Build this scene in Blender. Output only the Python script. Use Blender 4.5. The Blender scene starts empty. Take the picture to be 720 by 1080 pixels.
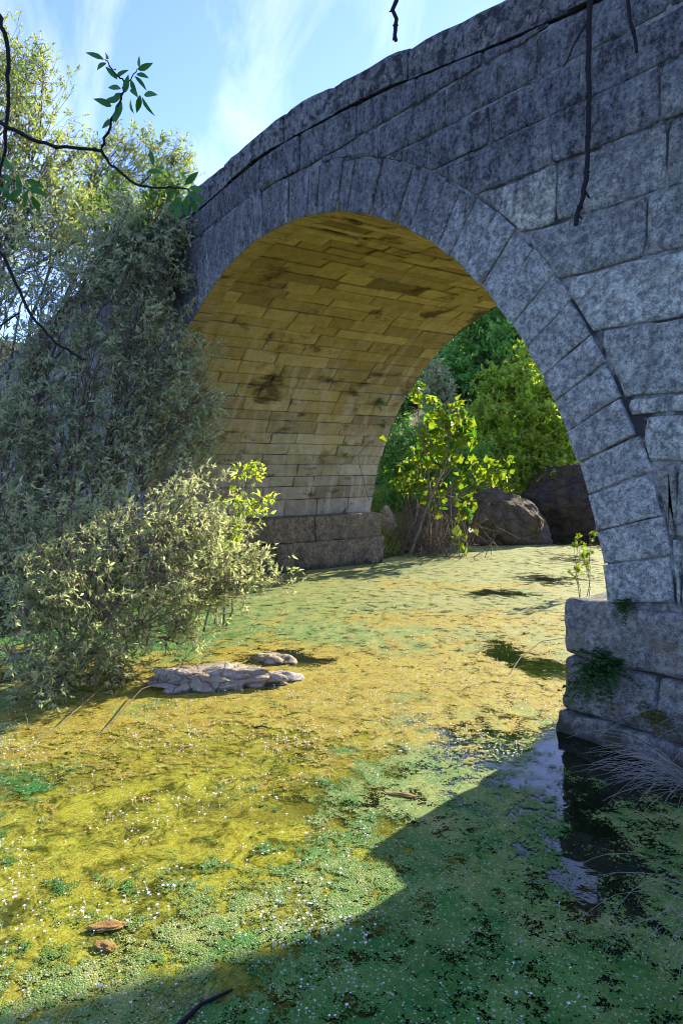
import bpy, math, random
import numpy as np
from mathutils import Vector, Matrix, noise as mn

rng = np.random.default_rng(7)
random.seed(7)
SC = bpy.context.scene
COL = SC.collection
pi = math.pi

# ------------------------------------------------------------------ camera frame (metres; bridge face is the plane y=0)
CAM = np.array([6.2426, -3.9096, 1.7])
FW = np.array([-0.8016, 0.5979]); RT = np.array([0.5979, 0.8016])
FPX = 770.0; PITCH = math.radians(3.742)


def ray(px, py):
    x = (px - 360) / FPX; y = -(py - 540) / FPX
    c, s = math.cos(PITCH), math.sin(PITCH)
    return x, c + s * y, -s + c * y


def at(px, py, F):
    x, f, z = ray(px, py); t = F / f
    return np.array([CAM[0] + F * FW[0] + x * t * RT[0], CAM[1] + F * FW[1] + x * t * RT[1], CAM[2] + z * t])


def onwater(px, py, h=0.0):
    x, f, z = ray(px, py); t = (h - CAM[2]) / z
    return at(px, py, f * t)


# ------------------------------------------------------------------ mesh builder
class MB:
    def __init__(s):
        s.V = []; s.F = []; s.n = 0

    def add(s, V, F):
        V = np.asarray(V, float).reshape(-1, 3); s.V.append(V)
        if isinstance(F, np.ndarray):
            s.F.append((F + s.n).astype(np.int64))
        else:
            by = {}
            for f in F:
                by.setdefault(len(f), []).append(f)
            for k, fs in by.items():
                s.F.append(np.array(fs, np.int64) + s.n)
        s.n += len(V)

    def mesh(s, name, smooth=True):
        V = np.concatenate(s.V); me = bpy.data.meshes.new(name)
        me.vertices.add(len(V)); me.vertices.foreach_set('co', V.ravel())
        loops = np.concatenate([f.ravel() for f in s.F])
        tot = np.concatenate([np.full(len(f), f.shape[1]) for f in s.F])
        start = np.concatenate([[0], np.cumsum(tot)[:-1]])
        me.loops.add(len(loops)); me.loops.foreach_set('vertex_index', loops)
        me.polygons.add(len(tot)); me.polygons.foreach_set('loop_start', start); me.polygons.foreach_set('loop_total', tot)
        me.polygons.foreach_set('use_smooth', np.full(len(tot), smooth))
        me.update(calc_edges=True); me.validate()
        return me

    def build(s, name, mat, parent=None, smooth=True):
        me = s.mesh(name, smooth); o = bpy.data.objects.new(name, me); COL.objects.link(o)
        for m in (mat if isinstance(mat, (list, tuple)) else [mat]):
            me.materials.append(m)
        if parent is not None:
            o.parent = parent
            o.matrix_parent_inverse = Matrix.Translation(parent.location).inverted()
        return o


def tag(o, label=None, cat=None, group=None, kind=None):
    if label: o['label'] = label
    if cat: o['category'] = cat
    if group: o['group'] = group
    if kind: o['kind'] = kind
    return o


def thing(name, label, cat, loc, group=None):
    o = bpy.data.objects.new(name, None); COL.objects.link(o); o.location = Vector([float(v) for v in loc])
    o.empty_display_size = 0.1
    return tag(o, label, cat, group)


def origin_to(o, p):
    """put a lone mesh's origin at its base"""
    p = Vector([float(v) for v in p]); o.data.transform(Matrix.Translation(-p)); o.location = p
    return o


# ------------------------------------------------------------------ node helpers
class NT:
    def __init__(s, name):
        s.m = bpy.data.materials.new(name); s.m.use_nodes = True
        s.t = s.m.node_tree; s.t.nodes.clear()
        s.out = s.t.nodes.new('ShaderNodeOutputMaterial')

    def node(s, typ, ins=None, **kw):
        n = s.t.nodes.new(typ)
        for k, v in kw.items():
            setattr(n, k, v)
        for k, v in (ins or {}).items():
            s.set(n.inputs[k], v)
        return n

    def set(s, sock, v):
        if isinstance(v, bpy.types.NodeSocket): s.t.links.new(v, sock)
        elif isinstance(v, bpy.types.Node): s.t.links.new(v.outputs[0], sock)
        elif isinstance(v, tuple) and len(v) == 3 and sock.type == 'RGBA': sock.default_value = (*v, 1)
        else: sock.default_value = v

    def pos(s):
        return s.node('ShaderNodeNewGeometry').outputs['Position']

    def island(s):
        return s.node('ShaderNodeNewGeometry').outputs['Random Per Island']

    def scale(s, vec, sc):
        return s.node('ShaderNodeVectorMath', {0: vec, 1: sc}, operation='MULTIPLY').outputs[0]

    def noise(s, vec, scale, detail=4, rough=.55, dist=0.0):
        return s.node('ShaderNodeTexNoise', {'Vector': vec, 'Scale': scale, 'Detail': detail, 'Roughness': rough, 'Distortion': dist}).outputs[0]

    def vor(s, vec, scale, feature='F1'):
        return s.node('ShaderNodeTexVoronoi', {'Vector': vec, 'Scale': scale}, feature=feature)

    def ramp(s, v, a, b, lo=0.0, hi=1.0):
        return s.node('ShaderNodeMapRange', {0: v, 1: a, 2: b, 3: lo, 4: hi}).outputs[0]

    def math(s, op, a, b=0.0):
        return s.node('ShaderNodeMath', {0: a, 1: b}, operation=op).outputs[0]

    def mix(s, f, a, b, mode='MIX'):
        n = s.node('ShaderNodeMix', data_type='RGBA', blend_type=mode)
        s.set(n.inputs[0], f); s.set(n.inputs[6], a); s.set(n.inputs[7], b)
        return n.outputs[2]

    def attr(s, name):
        return s.node('ShaderNodeAttribute', attribute_name=name).outputs['Fac']

    def bump(s, h, strength, dist, normal=None):
        n = s.node('ShaderNodeBump', {'Height': h, 'Strength': strength, 'Distance': dist})
        if normal is not None: s.set(n.inputs['Normal'], normal)
        return n.outputs[0]

    def finish(s, shader):
        s.set(s.out.inputs['Surface'], shader); return s.m

    def bsdf(s, col, rough=.8, normal=None, spec=.3, **kw):
        ins = {'Base Color': col, 'Roughness': rough, 'Specular IOR Level': spec}
        if normal is not None: ins['Normal'] = normal
        ins.update(kw)
        return s.node('ShaderNodeBsdfPrincipled', ins).outputs[0]


def granite(name, base_hi, base_lo, weather=1.0, rust=.0, lich=0.0, wet=False):
    n = NT(name); p = n.pos(); isl = n.island()
    big = n.noise(p, 1.5, 6, .62, .3)
    mid = n.noise(p, 8, 6, .7)
    blot = n.noise(p, 24, 4, .7)
    fine = n.noise(p, 70, 3, .75)
    spk = n.noise(p, 150, 2, .8)
    c = n.mix(n.ramp(mid, .40, .61), base_lo, base_hi)
    c = n.mix(1.0, c, n.mix(isl, (.66, .65, .66), (1.22, 1.22, 1.2)), 'MULTIPLY')
    c = n.mix(n.math('MULTIPLY', n.ramp(n.node('ShaderNodeTexWhiteNoise', {'W': isl}, noise_dimensions='1D').outputs[0], .55, 1, 0, .75), .7), c, n.mix(1.0, c, (1.12, .98, .80), 'MULTIPLY'))
    c = n.mix(n.ramp(blot, .48, .59, 0, .72), c, n.mix(1.0, c, (.30, .30, .34), 'MULTIPLY'))  # mottle contrast also paints the light and dark of rough lumps
    c = n.mix(n.ramp(blot, .47, .36, 0, .45), c, n.mix(1.0, c, (1.5, 1.5, 1.5), 'MULTIPLY'))
    c = n.mix(n.ramp(fine, .47, .64, 0, .6), c, (.04, .042, .05))
    c = n.mix(n.ramp(spk, .56, .70, 0, .45), c, (.62, .63, .66))
    # warm iron stains
    c = n.mix(n.math('MULTIPLY', n.ramp(n.noise(p, 2.7, 5, .65), .52, .66, 0, .6), rust), c, n.mix(n.noise(p, 20, 4), (.30, .19, .10), (.16, .12, .08)))
    # dark weathering crust running down from the coping
    z = n.node('ShaderNodeSeparateXYZ', {0: p}).outputs[2]
    streak = n.noise(n.scale(p, (1.0, 1.0, .16)), 6.5, 6, .68)
    hi = n.math('ADD', n.ramp(z, 2.9, 4.5, -.11, .15), n.math('MULTIPLY', n.ramp(n.math('ABSOLUTE', n.math('SUBTRACT', n.node('ShaderNodeSeparateXYZ', {0: p}).outputs[0], 1.9)), 1.9, .6), n.ramp(z, 3.3, 4.0, 0, .09)))
    w = n.ramp(n.math('ADD', n.math('ADD', n.math('MULTIPLY', streak, .5), n.math('MULTIPLY', big, .3)), n.math('ADD', n.math('MULTIPLY', blot, .2), hi)), .45, .575, 0, .9 * weather)
    c = n.mix(w, c, n.mix(n.ramp(n.math('ADD', n.math('MULTIPLY', n.noise(p, 33, 5, .75), .5), n.math('MULTIPLY', n.noise(n.scale(p, (1, 1, .4)), 10, 5, .75), .5)), .43, .60), (.014, .016, .023), (.22, .23, .25)))
    # scattered pale crustose lichen
    c = n.mix(n.ramp(n.noise(p, 17, 5, .7, .5), .60, .66, 0, .35 + lich), c, n.mix(n.noise(p, 5, 2), (.42, .43, .40), (.27, .29, .25)))
    if lich:
        c = n.mix(n.ramp(n.noise(p, 11, 5, .72, .4), .50, .57, 0, .92), c, n.mix(fine, (.012, .013, .018), (.05, .052, .06)))
        c = n.mix(n.ramp(n.noise(p, 7.7, 4, .6, .6), .63, .68, 0, .7), c, (.23, .26, .17))
    if wet:
        c = n.mix(n.ramp(n.math('ADD', z, n.ramp(n.noise(p, 5, 5, .7), .3, .7, -.10, .10)), .02, .13, .85, 0), c, n.mix(blot, (.018, .022, .012), (.05, .055, .03)))
        c = n.mix(n.math('MULTIPLY', n.ramp(n.noise(p, 2.4, 5, .7), .48, .62, 0, .8), n.ramp(z, .9, .2)), c, (.07, .075, .05))
    h = n.math('ADD', n.math('MULTIPLY', mid, 1.3), n.math('ADD', n.math('MULTIPLY', fine, .45), n.math('MULTIPLY', blot, .9)))
    b = n.bump(h, 1.0, .034)
    return n.finish(n.bsdf(c, .92, b, .15))


def vaultstone(name):
    n = NT(name); p = n.pos(); isl = n.island()
    z = n.node('ShaderNodeSeparateXYZ', {0: p}).outputs[2]
    mid = n.noise(p, 7, 5, .65); fine = n.noise(p, 60, 3, .7)
    hz = n.ramp(n.math('ADD', z, n.ramp(n.noise(p, 1.2, 4), .3, .7, -.9, .9)), 1.3, 3.3)
    c = n.mix(hz, (.61, .56, .45), (.56, .455, .21))  # gold of iron stain, with warm bounce off the water put in
    c = n.mix(n.ramp(mid, .35, .7, 0, .5), c, (.24, .155, .05))
    c = n.mix(1.0, c, n.mix(isl, (.72, .68, .62), (1.22, 1.22, 1.25)), 'MULTIPLY')
    c = n.mix(n.ramp(n.node('ShaderNodeTexWhiteNoise', {'W': isl}, noise_dimensions='1D').outputs[0], .86, 1, 0, .55), c, (.09, .06, .025))
    # pale lime runs down the face
    drip = n.noise(n.scale(p, (.35, 2.4, .35)), 2.6, 5, .65)
    c = n.mix(n.math('MULTIPLY', n.ramp(drip, .50, .64, 0, .8), n.ramp(z, 4.0, 2.7)), c, (.62, .56, .44))
    # damp dark patches
    d = n.noise(n.scale(p, (.8, .8, 1.8)), 2.1, 5, .65, .3)
    c = n.mix(n.ramp(d, .56, .66, 0, .85), c, (.055, .042, .02))
    c = n.mix(n.ramp(n.noise(p, 4.3, 4, .6), .56, .7, 0, .5), c, (.38, .23, .06))
    c = n.mix(n.ramp(fine, .4, .68, 0, .35), c, (.12, .08, .03))
    h = n.math('ADD', mid, n.math('MULTIPLY', fine, .35))
    return n.finish(n.bsdf(c, .9, n.bump(n.math('ADD', h, n.math('MULTIPLY', n.noise(p, 22, 5, .75), .7)), 1.0, .035), .15))


def plain(name, a, b, scale=8, rough=.85, bump=.4, dist=.01):
    n = NT(name); p = n.pos()
    v = n.noise(p, scale, 5, .65)
    c = n.mix(n.ramp(v, .3, .7), a, b)
    return n.finish(n.bsdf(c, rough, n.bump(n.noise(p, scale * 4, 4, .7), bump, dist), .25))


def leaf(name, a, b, c3=None, transl=.45, rough=.5, glow=(1.25, 1.25, .55)):
    n = NT(name); isl = n.island(); p = n.pos()
    c = n.mix(isl, a, b)
    if c3: c = n.mix(n.ramp(n.node('ShaderNodeTexWhiteNoise', {'W': isl}, noise_dimensions='1D').outputs[0], .8, .84), c, c3)
    c = n.mix(n.ramp(n.noise(p, 1.7, 3), .35, .65, 0, .35), c, n.mix(.5, c, a, 'MULTIPLY'))
    d = n.bsdf(c, rough, None, .3)
    t = n.node('ShaderNodeBsdfTranslucent', {'Color': n.mix(1.0, c, glow, 'MULTIPLY')})
    return n.finish(n.node('ShaderNodeMixShader', {0: transl, 1: d, 2: t}).outputs[0])


M = {}
M['granite'] = granite('granite', (.50, .54, .49), (.27, .295, .27), 1.0, .4)
M['ring'] = granite('granite_ring', (.50, .53, .50), (.28, .30, .285), .85, .15)
M['coping'] = granite('granite_coping', (.44, .47, .44), (.24, .255, .245), .6, .2, .4)
M['footing'] = granite('granite_footing', (.44, .455, .41), (.24, .245, .225), .6, 1.3, 0, True)
M['footing_warm'] = granite('warm_footing', (.52, .39, .22), (.31, .23, .13), .6, 1.2, 0, True)  # warmer base tone than the right footing
M['vault'] = vaultstone('vault_stone')
n = NT('joint_mortar'); p = n.pos(); c = n.mix(n.ramp(n.noise(p, 3.3, 5, .7, .4), .44, .56), (.05, .052, .052), (.32, .335, .32))
M['mortar'] = n.finish(n.bsdf(n.mix(n.ramp(n.noise(p, 40, 4, .7), .4, .65, 0, .6), c, (.05, .05, .055)), .95, n.bump(n.noise(p, 30, 5, .75), 1.0, .03), .1))
M['boulder'] = None
M['bark'] = plain('bark', (.05, .04, .032), (.14, .115, .09), 25, .9, .6, .01)
M['dark_bark'] = plain('dark_bark', (.007, .007, .009), (.02, .018, .02), 40, .8, .5, .005)
M['twigs'] = plain('twig_bark', (.10, .08, .06), (.22, .18, .14), 20, .9, .4, .005)
M['dry'] = plain('dry_grass', (.26, .24, .21), (.46, .42, .37), 30, .7, .2, .002)


# ------------------------------------------------------------------ stone blocks
def inset(P, d):
    P = np.asarray(P, float); a = np.roll(P, 1, 0); b = np.roll(P, -1, 0)
    e1 = P - a; e2 = b - P
    n1 = np.stack([-e1[:, 1], e1[:, 0]], 1); n2 = np.stack([-e2[:, 1], e2[:, 0]], 1)
    n1 /= np.linalg.norm(n1, axis=1)[:, None] + 1e-9; n2 /= np.linalg.norm(n2, axis=1)[:, None] + 1e-9
    m = n1 + n2; l = (m * m).sum(1); l[l < .5] = .5
    return P + d * 2 * m / l[:, None]


def stone(mb, P, fmap, rings, flat=0.0, matcap=None):
    """P: CCW outline (u,v); rings: (inset, height); fmap(u,v,h)->xyz; closed by an n-gon cap"""
    k = len(P); V = []; F = []
    for ri, (d, h) in enumerate(rings):
        Q = inset(P, d) if d else np.asarray(P, float)
        V += [fmap(u, v, h) for u, v in Q]
        if ri:
            o0 = (ri - 1) * k; o1 = ri * k
            for i in range(k):
                j = (i + 1) % k
                F.append((o0 + i, o0 + j, o1 + j, o1 + i))
    o = (len(rings) - 1) * k
    F.append(tuple(range(o, o + k)))
    mb.add(V, F)


def rough_rect(x0, x1, z0, z1, wob=.012, step=.12, r=.03, seed=0):
    """rectangle with rounded, slightly wandering edges, CCW"""
    R = np.random.default_rng(seed)
    def edge(a, b, n):
        a = np.array(a); b = np.array(b); t = np.linspace(0, 1, n, endpoint=False)
        return a + (b - a) * t[:, None]
    r = min(r, (x1 - x0) * .25, (z1 - z0) * .25)
    P = []
    nx = max(2, int((x1 - x0) / step)); nz = max(2, int((z1 - z0) / step))
    P += list(edge((x0 + r, z0), (x1 - r, z0), nx)) + [(x1 - r, z0), (x1 - r * .3, z0 + r * .3)]
    P += list(edge((x1, z0 + r), (x1, z1 - r), nz)) + [(x1, z1 - r), (x1 - r * .3, z1 - r * .3)]
    P += list(edge((x1 - r, z1), (x0 + r, z1), nx)) + [(x0 + r, z1), (x0 + r * .3, z1 - r * .3)]
    P += list(edge((x0, z1 - r), (x0, z0 + r), nz)) + [(x0, z0 + r), (x0 + r * .3, z0 + r * .3)]
    P = np.array(P)
    w = np.array([[mn.noise(Vector((p[0] * 3.1, p[1] * 3.1, seed * 1.7))), mn.noise(Vector((p[0] * 3.1 + 50, p[1] * 3.1, seed * 1.7)))] for p in P])
    return P + w * wob


# ------------------------------------------------------------------ THE BRIDGE
R0 = 3.747; ZC = .293; YD = 4.15; REXT = R0 + .43
PT = [(-20, 3.2), (-12, 4.05), (-5, 4.75), (-1.91, 4.98), (-1.53, 4.995), (-.86, 5.03), (-.27, 5.07), (.08, 5.11), (.41, 5.10), (.86, 5.04), (1.33, 4.975), (1.63, 4.96), (2.07, 4.91), (2.41, 4.87), (2.72, 4.83), (4, 4.69), (8, 4.2), (20, 2.9)]
PB = [(-20, 2.9), (-12, 3.75), (-5, 4.46), (-1.79, 4.69), (-.87, 4.785), (-.46, 4.825), (.08, 4.81), (1.0, 4.76), (1.63, 4.70), (2.17, 4.62), (2.64, 4.55), (3.05, 4.5), (3.44, 4.46), (8, 3.9), (20, 2.6)]
def ptop(x): return float(np.interp(x, *zip(*PT)))
def pbot(x): return float(np.interp(x, *zip(*PB)))
def crack(x): return pbot(x) - .31

bridge = thing('stone_bridge', 'old humpbacked granite bridge with one round arch over the weedy stream', 'bridge', (0, 0, 0))

# core of rubble behind the dressed faces
def arc(r, n, a0=0.0, a1=pi, zlow=-.8):
    t = np.linspace(a0, a1, n)
    return [(r * math.cos(a), ZC + r * math.sin(a)) for a in t]
mb = MB()
rc = R0 + .02
outline = [(14, -.8), (14, pbot(14) - .02)] + [(x, pbot(x) - .02) for x in np.linspace(12, -18, 60)] + [(-18, -.8)]
inner = [(-rc, -.8)] + arc(rc, 60)[::-1] + [(rc, -.8)]
poly = outline + inner
k = len(poly)
V = [(x, .0135, z) for x, z in poly] + [(x, YD - .016, z) for x, z in poly]
import mathutils
tri = mathutils.geometry.tessellate_polygon([[Vector((x, z, 0)) for x, z in poly]])
F = [tuple(t) for t in tri] + [tuple(k + i for i in t[::-1]) for t in tri]
ni = len(outline)
F += [(i, (i + 1) % k, k + (i + 1) % k, k + i) for i in range(k)]
mb.add(V, F); core = mb.build('rubble_core', M['mortar'], bridge, smooth=False)
import bmesh
def recalc(o):
    b = bmesh.new(); b.from_mesh(o.data); bmesh.ops.recalc_face_normals(b, faces=b.faces[:]); b.to_mesh(o.data); b.free()
recalc(core)

# vault: courses of slabs running through the arch
mb = MB()
a_lo = math.asin((.86 - ZC) / R0)
RW = np.random.default_rng(3)
rows = []; a = a_lo
while a < pi - a_lo - .02:
    hgt = RW.uniform(.15, .225)
    b = min(a + hgt / R0, pi - a_lo)
    if pi - a_lo - b < .03: b = pi - a_lo
    rows.append((a, b)); a = b
for ri, (a, b) in enumerate(rows):
    y = .20; first = True
    while y < YD - .01:
        ln = RW.uniform(.35, .95)
        if first: ln = RW.uniform(.2, .9); first = False
        y2 = min(y + ln, YD)
        if YD - y2 < .3: y2 = YD
        g = .0032
        s0 = a * R0 + g * RW.uniform(.6, 1.6); s1 = b * R0 - g * RW.uniform(.6, 1.6)
        off = RW.normal(0, .007)
        P = rough_rect(y + g, y2 - g, s0, s1, .008, .14, .012, ri * 31 + int(y * 100))
        tl = RW.normal(0, .008)
        def fm(u, v, h, off=off, tl=tl, sm=(s0 + s1) / 2, um=(y + y2) / 2):
            r = R0 - h - off - tl * (v - sm) / .12
            t = v / R0
            return (r * math.cos(t), u, ZC + r * math.sin(t))
        stone(mb, P, fm, [(0, -.04), (0, -.009), (.006, -.001), (.02, .003)])
        y = y2
vault = mb.build('vault', M['vault'], bridge, smooth=False)

# voussoirs of the near face
def vous_mesh(t0, t1, long_, seed, y0=0.0, y1=.215):
    R = np.random.default_rng(seed)
    g = .004
    ra = R0 - .004 + R.normal(0, .0015)
    if long_:
        def ro(t):
            r = REXT
            for rr in np.linspace(R0 + .3, R0 + 1.6, 60):
                if ZC + rr * math.sin(t) > crack(rr * math.cos(t)) - .008: break
                r = rr
            return min(r, R0 + 1.0)
    else:
        rx = REXT + R.uniform(-.016, .016)
        def ro(t): return rx
    g0 = g / R0
    n = 4; P = []
    m = 5
    P = []
    ts = np.linspace(t0 + g0, t1 - g0, n)
    lo = [(ra, t) for t in ts]; hi = [(ro(t) - .006, t) for t in ts]
    def side(a_, b_, k_): return [((a_[0] + (b_[0] - a_[0]) * i / k_), (a_[1] + (b_[1] - a_[1]) * i / k_)) for i in range(1, k_)]
    ring = lo + side(lo[-1], hi[-1], m) + hi[::-1] + side(hi[0], lo[0], m)
    P = np.array([(r * math.cos(t), ZC + r * math.sin(t)) for r, t in ring])
    w = np.array([[mn.noise(Vector((p[0] * 6, p[1] * 6, seed))), mn.noise(Vector((p[0] * 6 + 9, p[1] * 6, seed)))] for p in P]) * .010
    P = P + w
    # seen from -y the outline (x right, z up) must be CCW
    area = .5 * np.sum(P[:, 0] * np.roll(P[:, 1], -1) - np.roll(P[:, 0], -1) * P[:, 1])
    if area < 0: P = P[::-1]
    proud = R.normal(.0, .009)
    tx, tz = R.normal(0, .018), R.normal(0, .018)
    c = P.mean(0)
    def fm(u, v, h): return (u, -(h + max(-.004, proud + tx * (u - c[0]) + tz * (v - c[1])) * (1 if h > -.1 else 0)), v)
    mb = MB()
    stone(mb, P, fm, [(0, -y1), (0, -.008), (.004, -.002), (.012, .002), (.035, .005)])
    return mb

t = .5 * pi
edges_r = [pi / 2 - .03]
def widthat(t):  # narrow at the crown, deeper on the haunches
    d = abs(t - pi / 2) / (pi / 2)
    return np.interp(d, [0, .3, .6, 1], [.155, .175, .205, .235])
RV = np.random.default_rng(11)
right = [pi / 2]
while right[-1] > a_lo + .04:
    nt = right[-1] - widthat(right[-1]) * RV.uniform(.85, 1.2) / R0
    right.append(max(nt, a_lo) if nt - a_lo > .045 else a_lo)
left = [pi / 2]
while left[-1] < pi - a_lo - .04:
    nt = left[-1] + widthat(left[-1]) * RV.uniform(.85, 1.2) / R0
    left.append(min(nt, pi - a_lo) if pi - a_lo - nt > .045 else pi - a_lo)
pairs = [(right[i + 1], right[i]) for i in range(len(right) - 1)] + [(left[i], left[i + 1]) for i in range(len(left) - 1)]
for i, (t0, t1) in enumerate(pairs):
    tm = (t0 + t1) / 2
    lng = tm > pi / 2 - .08
    o = vous_mesh(t0, t1, lng, 100 + i).build('voussoir', [M['ring'], M['vault']], bridge, smooth=False)
    # the underside takes the vault stone, with warm bounce light in its gold
    for f in o.data.polygons:
        c = f.center
        if c[1] > .03 and math.hypot(c[0], c[2] - ZC) < R0 + .06: f.material_index = 1

# spandrel: level courses of big ashlar blocks, clipped by the ring
mb = MB()
RB = np.random.default_rng(21)
def clip_ring(P, rad):
    Q = []; inside = 0
    for x, z in P:
        dx, dz = x, z - ZC
        r = math.hypot(dx, dz)
        if r < rad and dz > -.2:
            inside += 1; Q.append((dx / r * rad, ZC + dz / r * rad))
        else: Q.append((x, z))
    return np.array(Q), inside
def wallblock(x0, x1, z0, z1, seed, rad=REXT + .010, top=None, gap=.005):
    R = np.random.default_rng(seed)
    x0 += gap; x1 -= gap; z0 += gap + R.uniform(0, .006); z1 -= gap + R.uniform(0, .006)
    xs = set(np.linspace(x0, x1, max(4, int((x1 - x0) / .05))))
    for zz in (z0, z1, (z0 + z1) / 2, z0 + (z1 - z0) * .25, z0 + (z1 - z0) * .75):
        dz = zz - ZC
        if abs(dz) < rad:
            xc = math.sqrt(rad * rad - dz * dz)
            for sx in (xc, -xc):
                if x0 + .01 < sx < x1 - .01: xs.add(sx)
    cols = []
    for x in sorted(xs):
        zb = ZC + math.sqrt(rad * rad - x * x) if abs(x) < rad else -9
        b = max(z0, zb); t_ = min(z1, top(x) - .008) if top else z1
        if t_ - b > .012: cols.append((x, b, t_))
    if len(cols) < 3 or cols[-1][0] - cols[0][0] < .05: return
    h0, h1 = cols[0][2] - cols[0][1], cols[-1][2] - cols[-1][1]
    P = [(x, b) for x, b, _ in cols]
    def sideup(x, b, t_): return [(x, b + (t_ - b) * k / 5) for k in range(1, 5)] if t_ - b > .12 else []
    P += sideup(*cols[-1]); P += [(x, t_) for x, _, t_ in cols[::-1]]; P += sideup(*cols[0])[::-1]
    P = np.array(P); c = P.mean(0)
    # worn corners
    for (cx_, cz_) in ((cols[0][0], cols[0][1]), (cols[0][0], cols[0][2]), (cols[-1][0], cols[-1][1]), (cols[-1][0], cols[-1][2])):
        d = np.linalg.norm(P - [cx_, cz_], axis=1); rr = R.uniform(.015, .055)
        P += (c - P) / (np.linalg.norm(c - P, axis=1)[:, None] + 1e-6) * (np.clip(1 - d / rr, 0, 1) * rr * .35)[:, None]
    w = np.array([[mn.fractal(Vector((p[0] * 4.1, p[1] * 4.1, seed * 1.7)), 1.0, 2.0, 3), mn.fractal(Vector((p[0] * 4.1 + 50, p[1] * 4.1, seed * 1.7)), 1.0, 2.0, 3)] for p in P])
    w2 = np.array([[mn.noise(Vector((p[0] * 17, p[1] * 17, seed))), mn.noise(Vector((p[0] * 17 + 50, p[1] * 17, seed)))] for p in P])
    P = P + w * .010 + w2 * .005
    keep = [0]
    for i in range(1, len(P)):
        if np.linalg.norm(P[i] - P[keep[-1]]) > .009: keep.append(i)
    P = P[keep]
    if len(P) < 6: return
    area = .5 * np.sum(P[:, 0] * np.roll(P[:, 1], -1) - np.roll(P[:, 0], -1) * P[:, 1])
    if area < .004: return
    sm = 1 if area > .03 else .4
    proud = R.normal(0, .006); tx = R.normal(0, .010); tz = R.normal(0, .014)
    def fm(u, v, h): return (u, -(h + max(-.004, proud + tx * (u - c[0]) + tz * (v - c[1]))), v)
    stone(mb, P, fm, [(0, -.033), (0, -.010), (.005 * sm, -.003), (.014 * sm, .001), (.04 * sm, .004)])
ROWS = [-.6, -.2, .86, 1.29, 1.71, 1.98, 2.09, 2.5, 2.87, 3.22, 3.59, 3.90, 4.17, 4.45, 4.8, 5.2]
JX = {2.5: [2.4, 3.3, 4.72, 5.9, 7.0], 2.09: [2.6, 3.6, 4.75, 5.6, 6.9], 2.87: [2.2, 3.0, 3.88, 4.9, 5.9, 7.1], 3.22: [1.9, 2.55, 3.26, 3.99, 5.0, 6.2], 3.59: [1.4, 2.2, 3.22, 3.94, 4.9, 5.8], 1.71: [2.9, 3.9, 4.85, 6.1], 1.98: [2.9, 3.7, 4.05, 4.3, 4.75, 5.2, 5.7, 6.2]}
for r in range(2, len(ROWS) - 1):
    z0, z1 = ROWS[r], ROWS[r + 1]
    xs = list(JX.get(z0, []))
    if not xs:
        x = RB.uniform(-.5, 0)
        while x < 8: xs.append(x); x += RB.uniform(.55, 1.05)
    while xs[-1] < 14: xs.append(xs[-1] + RB.uniform(.6, 1.1))
    for i in range(len(xs) - 1):
        if z0 > pbot((xs[i] + xs[i + 1]) / 2) - .05: continue
        wallblock(xs[i], xs[i + 1], z0, z1, r * 100 + i, top=pbot)
# left of the crown: one course between the long voussoirs and the coping, and level courses beyond the ring
x = .02
while x > -17:
    x2 = x - RB.uniform(.7, 1.3)
    n = 8
    bot = [(u, crack(u) + .008) for u in np.linspace(x2 + .006, x - .006, n)]
    topl = [(u, pbot(u) - .012) for u in np.linspace(x - .006, x2 + .006, n)]
    P = np.array(bot + topl)
    w = np.array([[mn.noise(Vector((p[0] * 5, p[1] * 5, 3))), mn.noise(Vector((p[0] * 5 + 9, p[1] * 5, 7)))] for p in P]) * .012
    P = P + w; pr = RB.normal(0, .007)
    stone(mb, P, lambda u, v, h, pr=pr: (u, -(h + pr), v), [(0, -.033), (0, -.010), (.006, -.003), (.016, .002), (.035, .005)])
    x = x2
for r in range(2, len(ROWS) - 1):
    z0, z1 = ROWS[r], ROWS[r + 1]
    x = -2.2 - RB.uniform(0, .5)
    while x > -17:
        x2 = x - RB.uniform(.6, 1.1)
        if z0 < crack((x + x2) / 2) - .05: wallblock(x2, x, z0, z1, 5000 + r * 100 + int(-x * 7), rad=R0 + 1.02 if z0 > 2.9 else REXT + .03, top=crack)
        x = x2
mb.build('spandrel_wall', M['granite'], bridge, smooth=False)

# far face: the same masonry, simpler
mb = MB()
for r in range(2, len(ROWS) - 1):
    z0, z1 = ROWS[r], ROWS[r + 1]
    x = 13.0
    while x > -17:
        x2 = x - RB.uniform(.6, 1.2)
        if z0 < pbot((x + x2) / 2) - .05:
            P = rough_rect(x2 + .008, x - .008, z0 + .008, z1 - .008, .015, .12, .03, r * 77 + int(x * 9))
            P = np.array([(u, min(v, pbot(u) - .012)) for u, v in P])
            P, ins = clip_ring(P, R0 + .02)
            if ins < len(P) * .9:
                keep = [0]
                for i in range(1, len(P)):
                    if np.linalg.norm(P[i] - P[keep[-1]]) > .012: keep.append(i)
                P = P[keep]
                if len(P) > 5: stone(mb, P[::-1] * np.array([1, 1]), lambda u, v, h: (u, YD + h, v), [(0, -.03), (0, -.01), (-.01, .0), (-.03, .006)])
        x = x2
mb.build('spandrel_wall', M['granite'], bridge, smooth=False)

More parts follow.
